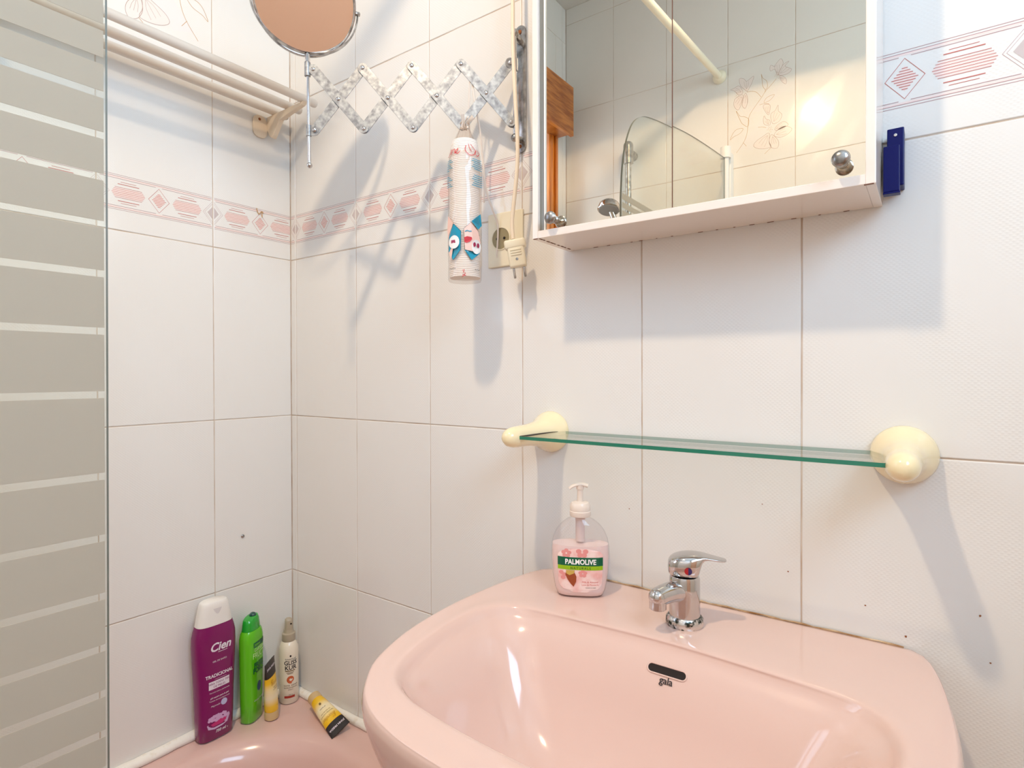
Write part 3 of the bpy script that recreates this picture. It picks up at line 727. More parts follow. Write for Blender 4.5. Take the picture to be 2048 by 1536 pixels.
wpart('hinge_lug', lug(BP[0], PT, botz[0]), M['galv'], SCI); wpart('hinge_lug', lug(TP[0], PT, topz[0]), M['galv'], SCI)
# outer post with the mirror yoke
PO = TP[4] + E1 * 0.0115; POB = BP[4] + E1 * 0.0115
pt_ = Vector((PO.x, PO.y, 0.705)); pb_ = Vector((POB.x, POB.y, 0.497)) - E1 * 0.001
wpart('post', tube([pt_, pb_], 0.0031, 16), M['chrome'], SCI, 40)
wpart('post_sleeve', tube([Vector((PO.x, PO.y, z)) for z in (0.688, 0.702)], 0.0048, 16), M['chrome'], SCI, 40)
wpart('post_collar', tube([Vector((PO.x, PO.y, z)) for z in (0.662, 0.687)], 0.0056, 16), M['galv'], SCI, 40)
wpart('post_collar', tube([Vector((POB.x, POB.y, z)) for z in (0.551, 0.571)], 0.0050, 16), M['galv'], SCI, 40)
bm = bmesh.new(); bmesh.ops.create_uvsphere(bm, u_segments=16, v_segments=12, radius=0.0055, matrix=Matrix.Translation(pb_)); wpart('post_ball', fin(bm), M['chrome'], SCI, 60)
wpart('hinge_lug', lug(TP[4], PO, topz[4]), M['galv'], SCI); wpart('hinge_lug', lug(BP[4], POB, botz[4]), M['galv'], SCI)
phi = math.radians(25); ax_ = (right * math.cos(phi) + fwd * math.sin(phi)).normalized(); nrm = (fwd * math.cos(phi) - right * math.sin(phi)).normalized()
RY = 0.0965; MC = Vector((PO.x, PO.y, 0.705 + RY)) - right * 0.004
def arc(c, r, a0, a1, exd, ezd, n=48): return [c + exd * r * math.cos(a0 + (a1 - a0) * k / n) + ezd * r * math.sin(a0 + (a1 - a0) * k / n) for k in range(n + 1)]
wpart('yoke', tube(arc(MC, RY, PI, 2 * PI, ax_, Vector((0, 0, 1))), 0.001, 8, (1.7, 6.0, tuple(ax_))), M['oldchrome'], SCI, 40)
tilt = math.radians(27); mz = (Vector((0, 0, 1)) * math.cos(tilt) - nrm * math.sin(tilt)).normalized(); mn = ax_.cross(mz).normalized()   # mz: up in mirror plane
if mn.dot(fwd) > 0: mn = -mn
RM = 0.0905
wpart('mirror_rim', tube(arc(MC, RM, 0, 2 * PI, ax_, mz, 72), 0.001, 10, (2.6, 6.5, tuple(ax_)), cap=False), M['oldchrome'], SCI, 60)
bm = bmesh.new(); cen = MC + mn * 0.0015
vs = [bm.verts.new(p + mn * 0.0015) for p in arc(MC, RM - 0.0008, 0, 2 * PI, ax_, mz, 72)[:-1]]; bm.faces.new(vs)
vs = [bm.verts.new(p - mn * 0.0015) for p in arc(MC, RM - 0.0008, 0, 2 * PI, ax_, mz, 72)[:-1]]; bm.faces.new(vs)
wpart('round_mirror', fin_keep(bm), M['rmirror'], SCI)
for s in (-1, 1):
    wpart('tilt_pin', lathe([(0.004, -0.004), (0.004, 0.003), (0.0030, 0.0045)], 16, axis_m(MC + ax_ * s * RY, ax_ * s)), M['oldchrome'], SCI, 40)

# ------------------------------------------------------------------ bag of cotton pads hanging on the scissor arm
BG = BP[1] + right * 0.0065 - fwd * 0.030
bag = thing('cotton_pad_bag', 'clear bag of round cotton pads with teal and pink print, hanging from the scissor arm', 'bag', (BG.x, BG.y, 0.29))
br = 0.0300; bz0 = 0.275 - 0.29; bz1 = 0.533 - 0.29
bm = bmesh.new(); prof = []
z = bz0 + 0.006; k = 0
while z < bz1 - 0.008:
    s_ = 1.0 if z < bz1 - 0.05 else math.sqrt(max(0.05, 1 - ((z - bz1 + 0.05) / 0.062) ** 2 * 0.75))
    prof += [(br * 0.90 * s_, z), (br * 0.93 * s_, z + 0.0008), (br * 0.93 * s_, z + 0.0022), (br * 0.90 * s_, z + 0.0030)]; z += 0.0032
prof = [(0.002, prof[0][1])] + prof + [(0.002, prof[-1][1] + 0.002)]
pads = link('cotton_pads', lathe(prof, 36), mat('cotton', srgb(250, 242, 234), 0.9), bag, sm=20); pads['kind'] = 'stuff'
def bag_r(z):   # radius profile of the film
    T = [(bz0, 0.0285), (bz0 + .004, 0.030), (bz0 + .05, br + .0006), (bz1 - .06, br + .0006), (bz1 - .03, br * .92), (bz1 - .008, br * .66), (bz1 + .012, br * .36), (bz1 + .025, br * .20)]
    if z <= T[0][0]: return T[0][1]
    for (a, ra), (b, rb) in zip(T, T[1:]):
        if z <= b: return ra + (rb - ra) * (z - a) / (b - a)
    return T[-1][1]
seg = 72; zs = [bz0 + (bz1 + 0.025 - bz0) * k / 70 for k in range(71)]; bm = bmesh.new(); rr = []
for z in zs:
    cr_ = max(0, (z - (bz1 - 0.05)) / 0.07)
    rr.append([bm.verts.new(((bag_r(z) * (1 + 0.015 * math.sin(9 * a + z * 90) + cr_ * 0.10 * math.sin(13 * a))) * math.cos(a), (bag_r(z) * (1 + 0.012 * math.sin(9 * a + z * 60) + cr_ * 0.10 * math.sin(13 * a))) * math.sin(a), z)) for a in [2 * PI * i / seg for i in range(seg)]])
for k in range(len(rr) - 1):
    for i in range(seg): bm.faces.new((rr[k][i], rr[k][(i + 1) % seg], rr[k + 1][(i + 1) % seg], rr[k + 1][i]))
bm.faces.new(rr[0][::-1])
link('film', fin(bm), M['film'], bag, sm=60)
bm = bmesh.new()   # gathered neck and frill
for k in range(7):
    a = 2 * PI * k / 7
    tube_bm(bm, [Vector((0.005 * math.cos(a), 0.005 * math.sin(a), bz1 + .018)), Vector((0.004 * math.cos(a), 0.004 * math.sin(a), bz1 + .028)), Vector((0.013 * math.cos(a) + .006, 0.010 * math.sin(a), bz1 + .036 + .006 * math.sin(3 * a)))], [0.004, 0.002, 0.004], 6, (1, .35, (0, 0, 1.0)))
link('gathered_neck', fin(bm), mat('crumpled_film', srgb(240, 226, 212), 0.25, alpha=0.75), bag, sm=40)
# print on the film: u = arc length about the side facing the room, v = height over bag bottom
fa = math.atan2(-fwd.y, -fwd.x)
def bagf(u, v, e=0.0012):
    r = bag_r(v) + e + 0.0004; a = fa + u / br; return Vector((r * math.cos(a), r * math.sin(a), v))
def bag_print(polys, m, name, lines=(), w=0.001, e=0.0012):
    for p, c in [(p, None) for p in polys] + list(lines):
        bm = bmesh.new()
        if c is None: fill(bm, p, lambda u, v: bagf(u, v, e))
        else: strip(bm, p, w, lambda u, v: bagf(u, v, e), c)
        bmesh.ops.triangulate(bm, faces=bm.faces[:])
        bmesh.ops.subdivide_edges(bm, edges=[q for q in bm.edges if q.calc_length() > 0.006], cuts=2, use_grid_fill=True)
        link(name, fin_keep(bm), m, bag)
# pixel -> (u,v) on the bag:  column 932 is the middle, rows 290..580
def bq(px, py): 
    s = max(-0.97, min(0.97, (px - 932.0) / 33.5)); return (math.asin(s) * br, bz0 + (579 - py) * 0.000905)
teal = mat('teal_print', srgb(20, 150, 180), 0.4); skin = mat('peach_print', srgb(245, 205, 190), 0.4); redp = mat('red_print', srgb(205, 40, 50), 0.4); purp = mat('berry_print', srgb(160, 40, 80), 0.4)
bag_print([[bq(913, 470), bq(927, 486), bq(926, 522), bq(912, 541), bq(903, 522), bq(904, 490)], [bq(936, 524), bq(952, 536), bq(946, 541), bq(960, 519), bq(960, 527), bq(947, 541)], [bq(946, 466), bq(962, 448), bq(964, 470), bq(958, 480)], [bq(933, 522), bq(960, 520), bq(946, 541)]], teal, 'printed_band', e=0.0013)
bag_print([[bq(932, 481), bq(945, 468), bq(958, 484), bq(962, 505), bq(950, 525), bq(934, 522)], [bq(902, 452), bq(912, 468), bq(903, 500), bq(900, 480)], [bq(904, 525), bq(914, 505), bq(908, 540)]], skin, 'printed_face', e=0.0015)
def ell(cx, cy, rx, ry, n=18, a0=0): return [bq(cx + rx * math.cos(2 * PI * k / n), cy + ry * math.sin(2 * PI * k / n)) for k in range(n)]
bag_print([ell(914, 506, 10, 13), ell(954, 515, 8, 14)], mat('white_print', srgb(248, 244, 240), 0.4), 'printed_pad', e=0.0019)
bag_print([[bq(909, 502), bq(916, 502), bq(917, 508), bq(909, 508)], ell(951, 511, 2.2, 4.5), ell(957, 512, 2.2, 4.5)], purp, 'printed_nail', e=0.0022)
bag_print([[bq(933, 498), bq(938, 496), bq(941, 498), bq(946, 497), bq(947, 501), bq(943, 506), bq(937, 509), bq(933, 507)]], redp, 'printed_lips', e=0.0021)
bag_print([], M['black'], 'print_outline', [([bq(*p) for p in q], True) for q in (((932, 481), (945, 468), (958, 484), (962, 505), (950, 525), (934, 522)), ((913, 470), (927, 486), (926, 522), (912, 541), (903, 522), (904, 490)))], 0.0005, 0.0017)
L = []
for pts in ([(896, 330), (898, 322), (901, 318)], [(897, 333), (902, 334), (906, 322), (906, 333), (909, 325), (913, 324), (914, 333), (916, 327), (920, 324), (918, 330), (915, 331), (920, 334), (925, 329)],
            [(937, 317), (935, 328), (944, 337), (953, 334), (955, 326), (948, 314), (943, 312), (944, 322), (948, 330)], [(957, 325), (954, 331), (958, 336), (962, 330), (958, 325)]):
    L.append(([bq(x, y) for x, y in [tuple(v) for v in catmull([Vector(p) for p in pts], 5)]], False))
bag_print([], redp, 'script_lettering', L, 0.0011, 0.0013)
L = []
for y in range(343, 398, 4):
    if y in (367, 371): continue
    for x0, x1 in ((899, 905 + (y % 3) * 3), (951 - (y % 3) * 2, 965)): L.append(([bq(x0, y), bq((x0 + x1) / 2, y + 1), bq(x1, y + (2 if x0 < 930 else -1))], False))
bag_print([], teal, 'small_lettering', L, 0.0012, 0.0013)
bag_print([], teal, 'printed_brow', [([bq(934, 487), bq(938, 484.5), bq(942, 486), bq(946, 485.5)], False)], 0.0016, 0.0019)
L = [([bq(*p) for p in ((929, 562), (933, 560), (931, 566), (935, 567), (932, 572), (929, 575), (930, 570), (936, 572))], False)]
bag_print([], redp, 'heart_mark', L, 0.0012, 0.0013)
L = [([bq(905 + k * 3, 557 + (k % 2)), bq(907 + k * 3, 557)], False) for k in range(4)] + [([bq(952 + k * 3, 560), bq(954 + k * 3, 559)], False) for k in range(3)]
bag_print([], M['black'], 'small_lettering', L, 0.001, 0.0013)
wpart_b = tube([Vector((0, 0, bz1 + .026)), (BP[1] - fwd * .008 - Vector((0, 0, 0.006))) - Vector(bag.location)], 0.0018, 8)
link('hanging_loop', wpart_b, M['film'], bag, sm=40)

# ------------------------------------------------------------------ cables, socket
cb = thing('plug_cable', 'cream mains cable hanging down to an unplugged two-pin plug', 'cable', (0.76, -0.06, 0.28))
pth = catmull([Vector(p) for p in ((0.762, -0.058, 1.02), (0.7635, -0.06, 0.78), (0.7655, -0.062, 0.69), (0.7715, -0.064, 0.60), (0.7745, -0.062, 0.53), (0.7725, -0.060, 0.48), (0.7655, -0.058, 0.43), (0.7590, -0.057, 0.385), (0.7600, -0.056, 0.352))], 8)
wpart('cable', tube(pth, 0.0036, 12), M['cable'], cb, 60)
R4 = Matrix.Translation((0.7655, -0.052, 0.3245)) @ Matrix.Rotation(math.radians(28), 4, 'Z') @ Matrix.Rotation(math.radians(-9), 4, 'Y')
bm = bmesh.new(); box_bm(bm, (-0.0155, -0.0085, -0.024), (0.0155, 0.0085, 0.022), 0.004, 3, R4); box_bm(bm, (-0.0195, -0.0095, 0.010), (0.0195, 0.0095, 0.027), 0.004, 3, R4); wpart('plug_body', fin(bm), M['ivory'], cb, 40)
for k in range(3):
    bm = bmesh.new(); box_bm(bm, (-0.010, -0.0100, 0.006 - k * 0.0045), (0.010, -0.0080, 0.0085 - k * 0.0045), 0.0004, 1, R4); wpart('grip_rib', fin(bm), M['ivory'], cb)
for s in (-1, 1): wpart('plug_pin', lathe([(0.0022, 0.0), (0.0022, -0.018), (0.0015, -0.0195)], 14, R4 @ Matrix.Translation((s * 0.0095, 0.001, -0.023))), M['oldchrome'], cb, 40)
wpart('plug_screw', lathe([(0.0026, 0), (0.0022, 0.0008), (0.0003, 0.0009)], 14, R4 @ Matrix.Translation((0, -0.0085, -0.010)) @ Matrix.Rotation(PI / 2, 4, 'X')), M['oldchrome'], cb, 40)

th = catmull([Vector(p) for p in ((0.681, -0.075, 0.655), (0.6835, -0.068, 0.61), (0.6815, -0.052, 0.57), (0.6755, -0.035, 0.515), (0.6770, -0.028, 0.465), (0.688, -0.022, 0.425), (0.692, -0.010, 0.395), (0.6860, -0.0052, 0.335))], 8)
tag(link('thin_cord', tube(th, 0.0019, 8), M['cord'], sm=60), 'thin pale cord looped over the scissor arm and hanging beside the pad bag', 'cord')
th = catmull([Vector(p) for p in ((0.679, -0.079, 0.654), (0.670, -0.070, 0.60), (0.6600, -0.055, 0.565), (0.6640, -0.040, 0.52), (0.6745, -0.031, 0.485), (0.6720, -0.028, 0.44))], 8)
tag(link('thin_cord', tube(th, 0.0014, 8), M['cord'], sm=60), 'thinner white cord hanging behind the neck of the pad bag', 'cord')

sk = thing('wall_socket', 'cream square wall socket half hidden by the hanging plug', 'socket', (0.7055, 0, 0.367))
wpart('cover_plate', box((0.6645, -0.0062, 0.3165), (0.7470, -0.0006, 0.4215), 0.002, 2), M['ivory'], sk)
wpart('socket_rim', lathe([(0.0228, -0.001), (0.0228, 0.0012), (0.0208, 0.0016), (0.0204, 0.0002)], 40, axis_m((0.6965, -0.0062, 0.371), (0, -1, 0)), False), M['ivory'], sk, 40)
wpart('socket_well', lathe([(0.0206, -0.0004), (0.0206, 0.0003), (0.0004, 0.0003)], 40, axis_m((0.6965, -0.0062, 0.371), (0, -1, 0))), M['socket_dark'], sk, 30)
for s in (-1, 1): wpart('socket_hole', lathe([(0.0026, 0), (0.0026, 0.0004)], 14, axis_m((0.6965 + s * .0085, -0.0070, 0.371), (0, -1, 0))), M['dark'], sk)

# ------------------------------------------------------------------ blue holder beside the cabinet
bh = thing('blue_holder', 'navy blue plastic holder on the wall at the cabinet right edge', 'holder', (1.338, 0, 0.33))
wpart('back_plate', box((1.3245, -0.030, 0.345), (1.3425, -0.0008, 0.4180), 0.0012), M['blue'], bh)
wpart('front_pocket', box((1.3212, -0.043, 0.3350), (1.3385, -0.0305, 0.3925), 0.0010), M['blue'], bh)
wpart('pocket_foot', box((1.3210, -0.044, 0.3325), (1.3390, -0.0300, 0.3348), 0.0005), M['blue'], bh)
wpart('screw', lathe([(0.0022, 0), (0.0018, 0.0008), (0.0003, 0.001)], 14, axis_m((1.3335, -0.0301, 0.4090), (0, -1, 0))), M['chrome'], bh)

# ------------------------------------------------------------------ towel rack on the left wall
rk = thing('towel_rack', 'yellowed white rack of three parallel bars on the left tiled wall', 'rack', (0.0, -0.35, 0.772))
for x in (0.030, 0.086, 0.148):
    bm = bmesh.new(); tube_bm(bm, [(x, -0.028, 0.773), (x, -0.032, 0.773), (x, -0.66, 0.773)], [0.0080, 0.0098, 0.0098], 20); wpart('bar', fin(bm), M['rackp'], rk, 50)
for y in (-0.066, -0.63):
    pl = rrect(-0.019, 0.019, -0.036, 0.020, 0.016, 6)
    wpart('wall_plate', prism(pl, 0.004, Matrix.Translation((0.0006, y - 0.022, 0.742)) @ Matrix(((0, 0, 1, 0), (1, 0, 0, 0), (0, 1, 0, 0), (0, 0, 0, 1))), 0.0008), M['mount'], rk)
    poly = [(0.004, 0.763), (0.158, 0.764), (0.150, 0.757), (0.060, 0.744), (0.034, 0.712), (0.026, 0.706), (0.016, 0.712), (0.004, 0.730)]
    m4 = Matrix(((1, 0, 0, 0), (0, 0, 1, y - 0.004), (0, 1, 0, 0), (0, 0, 0, 1)))
    wpart('bracket_arm', prism(poly, 0.012, m4, 0.0012), M['mount'], rk)
    wpart('screw', lathe([(0.0035, 0), (0.0028, 0.0012), (0.0003, 0.0015)], 14, axis_m((0.0046, y - 0.024, 0.752), (1, 0, 0))), M['rust'], rk)

# ------------------------------------------------------------------ shower screen
scr = thing('shower_screen', 'glass bath screen with frosted stripes standing on the tub edge', 'shower screen', (0.73, -1.2, TZ))
XS, YE = 0.727, -0.6905
prof = [(YE - 0.0045, TZ + 0.003), (YE, 0.56), (-0.70, 0.64), (-0.722, 0.71), (-0.765, 0.775), (-0.83, 0.815), (-0.92, 0.838), (-1.02, 0.856), (-1.20, 0.885), (-1.40, 0.908), (-1.600, 0.927)]
top = [tuple(v) for v in catmull([Vector(p) for p in prof[1:]], 5)]
poly = [(-1.600, TZ + .003), prof[0]] + top
my = Matrix(((0, 0, 1, XS), (1, 0, 0, 0), (0, 1, 0, 0), (0, 0, 0, 1)))
gme = prism(poly, 0.005, my); gme.materials.append(M['glass']); gme.materials.append(M['paneedge'])
for p in gme.polygons:
    if abs(p.normal.x) < 0.5: p.material_index = 1
wpart('glass_pane', gme, None, scr)
edge_y = lambda z: YE - 0.0045 * (0.56 - z) / 1.285 if z < .56 else YE
gaps = [0.5520, 0.5310, 0.5060, 0.4680, 0.4385, 0.4065, 0.3745, 0.3357, 0.2961, 0.2511, 0.2041, 0.1494, 0.0890, 0.0112, -0.0478, -0.1035, -0.1530, -0.1966, -0.2350, -0.270, -0.30, -0.327, -0.352]
gw = 0.0066
bands = [(gaps[i + 1] + gw / 2, gaps[i] - gw / 2) for i in range(len(gaps) - 1)]
for a, b in [(0.5560, 0.572)] + bands:
    me = box((XS + 0.0052, -1.598, a), (XS + 0.0056, edge_y((a + b) / 2) - 0.0035, b), 0); wpart('frosted_band', me, M['frost'], scr)
M['whitealu'] = mat('white_profile', srgb(240, 238, 234), 0.35)
wpart('wall_profile', box((XS - 0.016, YF + 0.0006, TZ + .002), (XS + 0.016, -1.640, 0.962), 0.004), M['whitealu'], scr)
wpart('hinge_post', tube([(XS + .0025, -1.618, TZ + .004), (XS + .0025, -1.618, 0.93)], 0.012, 20), M['whitealu'], scr, 40)
wpart('hinge_cap', tube([(XS + .0025, -1.618, 0.93), (XS + .0025, -1.618, 0.972)], 0.019, 24), M['whitealu'], scr, 40)

# ------------------------------------------------------------------ curtain rod
rod = thing('curtain_rod', 'round white shower curtain rod above the bathtub edge, seen in the cabinet mirror', 'rod', (0.685, -0.8, 1.16))
ra_, rb_ = Vector((0.683, -0.0006, 1.15)), Vector((0.690, YF + 0.0006, 1.275)); dv = (rb_ - ra_).normalized()
M['rodm'] = mat('cream_rod', srgb(244, 236, 212), 0.3)
wpart('pole', tube([ra_ + dv * 0.01, rb_ - dv * 0.01], 0.0125, 24), M['rodm'], rod, 40)
for p, d in ((ra_, Vector((0, -1, 0))), (rb_, Vector((0, 1, 0)))):
    wpart('flange', lathe([(0.026, 0), (0.0265, 0.006), (0.020, 0.016), (0.0145, 0.022)], 32, axis_m(p, d)), M['rodm'], rod, 50)

# ------------------------------------------------------------------ shower rail on the front wall (seen in the mirror)
rl = thing('shower_rail', 'chrome shower rail on the wall behind the camera, reflected in the mirror', 'shower', (0.335, YF, 0.4))
wpart('rail', tube([(0.335, YF + 0.055, -0.35), (0.335, YF + 0.055, 1.03)], 0.0125, 20), M['oldchrome'], rl, 40)
for z in (1.045, -0.36):
    bm = bmesh.new(); tube_bm(bm, [(0.335, YF + 0.0006, z), (0.335, YF + 0.055, z)], 0.020, 24)
    tube_bm(bm, [(0.335, YF + 0.055, z - 0.045), (0.335, YF + 0.055, z + 0.030)], 0.0205, 24)
    bmesh.ops.create_uvsphere(bm, u_segments=20, v_segments=12, radius=0.0205, matrix=Matrix.Translation((0.335, YF + 0.055, z + 0.030)))
    wpart('rail_end', fin(bm), M['oldchrome'], rl, 60)
wpart('slider', tube([(0.335, YF + 0.055, 0.60), (0.335, YF + 0.055, 0.66)], 0.018, 20), M['chrome'], rl, 40)
hs = thing('hand_shower', 'chrome hand shower held by the shower rail, reflected low in the mirror', 'shower', (0.335, YF + 0.08, 0.63))
hc = Vector((0.298, YF + 0.165, 0.795)); hdir = Vector((0.05, 0.32, -0.95)).normalized()
wpart('head', lathe([(0.010, -0.034), (0.028, -0.028), (0.042, -0.014), (0.046, 0.0), (0.046, 0.010), (0.043, 0.013)], 40, axis_m(hc, hdir)), M['chrome'], hs, 40)
wpart('spray_plate', lathe([(0.040, 0.0132), (0.0395, 0.0150), (0.001, 0.0155)], 40, axis_m(hc, hdir), False), mat('grey_spray_plate', srgb(150, 148, 145), 0.4), hs)
wpart('handle', tube(catmull([hc - hdir * 0.012, hc + Vector((0.010, -0.03, -0.045)), hc + Vector((0.016, -0.06, -0.11)), Vector((0.335, YF + .075, 0.60))], 6), [0.013] * 19, 16), M['chrome'], hs, 50)

# ------------------------------------------------------------------ roller shutter box over the window
bx = thing('shutter_box', 'orange wood roller shutter box above the window, reflected in the mirror', 'box', (0, -1.2, 1.20))
wpart('front_board', box((0.078, -1.585, 1.160), (0.094, -0.79, 1.376), 0.002), M['wood'], bx)
wpart('bottom_board', box((0.0006, -1.585, 1.172), (0.078, -0.79, 1.184), 0.002), M['wood'], bx)
wpart('end_board', box((0.0006, -1.585, 1.184), (0.078, -1.573, 1.376), 0.001), M['wood'], bx); wpart('end_board', box((0.0006, -0.802, 1.184), (0.078, -0.79, 1.376), 0.001), M['wood'], bx)

# ------------------------------------------------------------------ pendant lamp (opaque shade, light falls only below its rim)
lp = thing('pendant_lamp', 'pendant lamp with an opaque white shade hanging outside the picture', 'lamp', (LAMP.x, LAMP.y, CEIL))
LM = Matrix.Translation(LAMP)
wpart('shade', lathe([(0.155, -0.030), (0.150, 0.0), (0.125, 0.045), (0.075, 0.075), (0.02, 0.088), (0.018, 0.086), (0.073, 0.072), (0.122, 0.043), (0.147, 0.0), (0.1525, -0.030)], 48, LM, False), M['white'], lp, 40)
wpart('cord', tube([LAMP + Vector((0, 0, 0.087)), Vector((LAMP.x, LAMP.y, CEIL - .001))], 0.003, 8), M['white'], lp)
wpart('ceiling_rose', lathe([(0.04, -.0006), (0.038, -.012), (0.01, -.02)], 24, Matrix.Translation((LAMP.x, LAMP.y, CEIL))), M['white'], lp, 40)
wpart('lamp_holder', tube([LAMP + Vector((0, 0, .040)), LAMP + Vector((0, 0, .084))], 0.014, 16), M['white'], lp)

# ------------------------------------------------------------------ bottles
def sq(a, e): c, s = math.cos(a), math.sin(a); return math.copysign(abs(c) ** e, c), math.copysign(abs(s) ** e, s)
def loft_bottle(secs, seg=48, cap=True):
    """secs: (z, half width x, half depth y, squareness exponent, cx, cy)"""
    bm = bmesh.new(); R = []
    for q in secs:
        z, hx, hy = q[:3]; e = q[3] if len(q) > 3 else 0.8; cx = q[4] if len(q) > 4 else 0; cy = q[5] if len(q) > 5 else 0; sl = q[6] if len(q) > 6 else 0
        ring = []
        for k in range(seg):
            a, b = sq(2 * PI * k / seg, e); ring.append(bm.verts.new((cx + hx * a, cy + hy * b, z + sl * a * hx)))
        R.append(ring)
    for k in range(len(R) - 1):
        for i in range(seg): bm.faces.new((R[k][i], R[k][(i + 1) % seg], R[k + 1][(i + 1) % seg], R[k + 1][i]))
    if cap: bm.faces.new(R[0][::-1]); bm.faces.new(R[-1])
    return fin(bm)
def interp(secs, z):
    z = max(secs[0][0], min(secs[-1][0], z))
    for a, b in zip(secs, secs[1:]):
        if z <= b[0]:
            t = (z - a[0]) / max(1e-9, b[0] - a[0]); A = list(a) + [0.8, 0, 0][len(a) - 3:]; B = list(b) + [0.8, 0, 0][len(b) - 3:]
            return [A[i] + (B[i] - A[i]) * t for i in range(1, 6)]
    return list(secs[-1][1:]) + [0.8, 0, 0]
def front_fn(secs, lift=0.0005):
    def fn(u, v):
        hx, hy, e, cx, cy = interp(secs, v)[:5]; t = max(-0.995, min(0.995, (u - cx) / hx)); 
        c = abs(t) ** (1 / e); y = -hy * (max(0.0, 1 - c * c)) ** (e / 2); return Vector((u, cy + y - lift, v))
    return fn
def prints(t, fn, items, m, name='lettering'):
    """items: (text, size, x, y, kwargs)"""
    for s_, size, x, y, kw in items: link(name, text_mesh(s_, size, fn, x, y, **kw), m, t)
def shape(t, fn, polys, m, name, lines=(), w=0.0006):
    for p in polys:
        bm = bmesh.new(); fill(bm, p, fn); bmesh.ops.triangulate(bm, faces=bm.faces[:]); link(name, fin_keep(bm), m, t)
    for p, c in lines:
        bm = bmesh.new(); strip(bm, p, w, fn, c); link(name, fin_keep(bm), m, t)
def dense_rect(x0, y0, x1, y1, n=10, r=0.0):
    top_ = [(x1 + (x0 - x1) * k / n, y1) for k in range(n + 1)]; bot = [(x0 + (x1 - x0) * k / n, y0) for k in range(n + 1)]; return bot + top_
def quads(bm, x0, y0, x1, y1, fn, n=12, m=1):
    for j in range(m):
        for k in range(n):
            a, b = x0 + (x1 - x0) * k / n, x0 + (x1 - x0) * (k + 1) / n; c, d = y0 + (y1 - y0) * j / m, y0 + (y1 - y0) * (j + 1) / m
            fill(bm, [(a, c), (b, c), (b, d), (a, d)], fn)
def quad_print(t, fn, rects, m, name):
    for r in rects:
        bm = bmesh.new(); quads(bm, *r, fn); link(name, fin_keep(bm), m, t)
wprint = mat('white_ink', srgb(236, 226, 236), 0.4)

# --- purple shower gel
pb = thing('shower_gel_bottle', 'tall purple shower gel bottle with a white flip cap, on the tub rim', 'bottle', (0.0315, -0.2290, TZ + 0.0005), (0, 0, math.radians(90)))
purple = mat('purple_plastic', srgb(128, 8, 92), 0.25, coat=0.3)
S1 = [(0.0, .0345, .0175, .62), (.004, .0395, .0215, .62), (.05, .0415, .0225, .62), (.105, .0430, .0228, .62), (.150, .0450, .0230, .62), (.185, .0470, .0235, .62), (.215, .0480, .0238, .62), (.238, .0475, .0235, .64), (.252, .0445, .0225, .66), (.262, .0415, .021, .68)]
link('bottle_body', loft_bottle(S1), purple, pb, sm=50)
SC1 = [(.2625, .0405, .0208, .66), (.285, .0365, .0200, .68), (.305, .0325, .0190, .72), (.3125, .0305, .0180, .76), (.3155, .0275, .0160, .8)]
cap1 = link('flip_cap', loft_bottle(SC1), M['white'], pb, sm=50)
fc = front_fn(SC1, 0.0003)
shape(pb, fc, [[(-.010 + .020 * k / 8, .3005) for k in range(9)] + [(.010 - .020 * k / 8, .3005 - .013 * math.sin(PI * k / 8)) for k in range(1, 8)]], mat('cap_notch', srgb(222, 216, 214), 0.4), 'thumb_notch')
f1 = front_fn(S1)
prints(pb, f1, [('Cien', .026, .004, .205, dict(bold=.0007, shear=.25)), ('TRADICIONAL', .0105, .002, .146, dict(bold=.0003, sx=.92)), ('GEL DE BAÑO', .0052, .002, .180, {}),
                ('Fórmula suave y perfumada', .0042, .002, .1105, {}), ('pH neutro para la piel', .0048, .002, .098, dict(bold=.0001)), ('Testado dermatológicamente', .0040, .002, .0915, {}),
                ('Mejorado', .0055, -.008, .079, dict(shear=.3)), ('750 ml', .0085, .004, .0175, dict(shear=.2, bold=.0002)), ('e', .006, .020, .0175, {})], wprint)
quad_print(pb, f1, [(-.023, .1195, .025, .1375), (-.010, .1405, .018, .1410), (-.002, .2005, .020, .2016)], wprint, 'label_panel')
prints(pb, front_fn(S1, .0009), [('PARA TODO TIPO', .0065, .001, .1298, {}), ('DE PIELES', .0065, .001, .1222, {})], purple, 'panel_lettering')
f1b = front_fn(S1, .0007)
shape(pb, f1, [[(-.027, .040), (-.024, .030), (-.010, .0265), (.008, .028), (.020, .032), (.026, .046), (.024, .052), (-.004, .048)]], mat('bathtub_print', srgb(205, 175, 210), 0.4), 'printed_bathtub')
shape(pb, f1b, [[(-.019, .040), (-.014, .034), (.008, .034), (.016, .038), (.020, .050), (.006, .047)]], mat('pink_print', srgb(200, 50, 120), 0.4), 'printed_water')
foam = []
for k in range(17):
    cx, cy, rr_ = -.022 + (k % 9) * .0052 + random.uniform(-.001, .001), .048 + (k // 9) * .007 + random.uniform(-.001, .002), random.uniform(.003, .0052)
    foam.append([(cx + rr_ * math.cos(2 * PI * j / 10), cy + rr_ * math.sin(2 * PI * j / 10)) for j in range(10)])
shape(pb, front_fn(S1, .0010), foam, mat('foam_print', srgb(214, 170, 212), 0.4), 'printed_foam')
shape(pb, f1, [[(.012 + .0075 * math.cos(2 * PI * j / 16), .0815 + .0075 * math.sin(2 * PI * j / 16)) for j in range(16)]], mat('seal_print', srgb(190, 190, 225), 0.4), 'printed_seal')

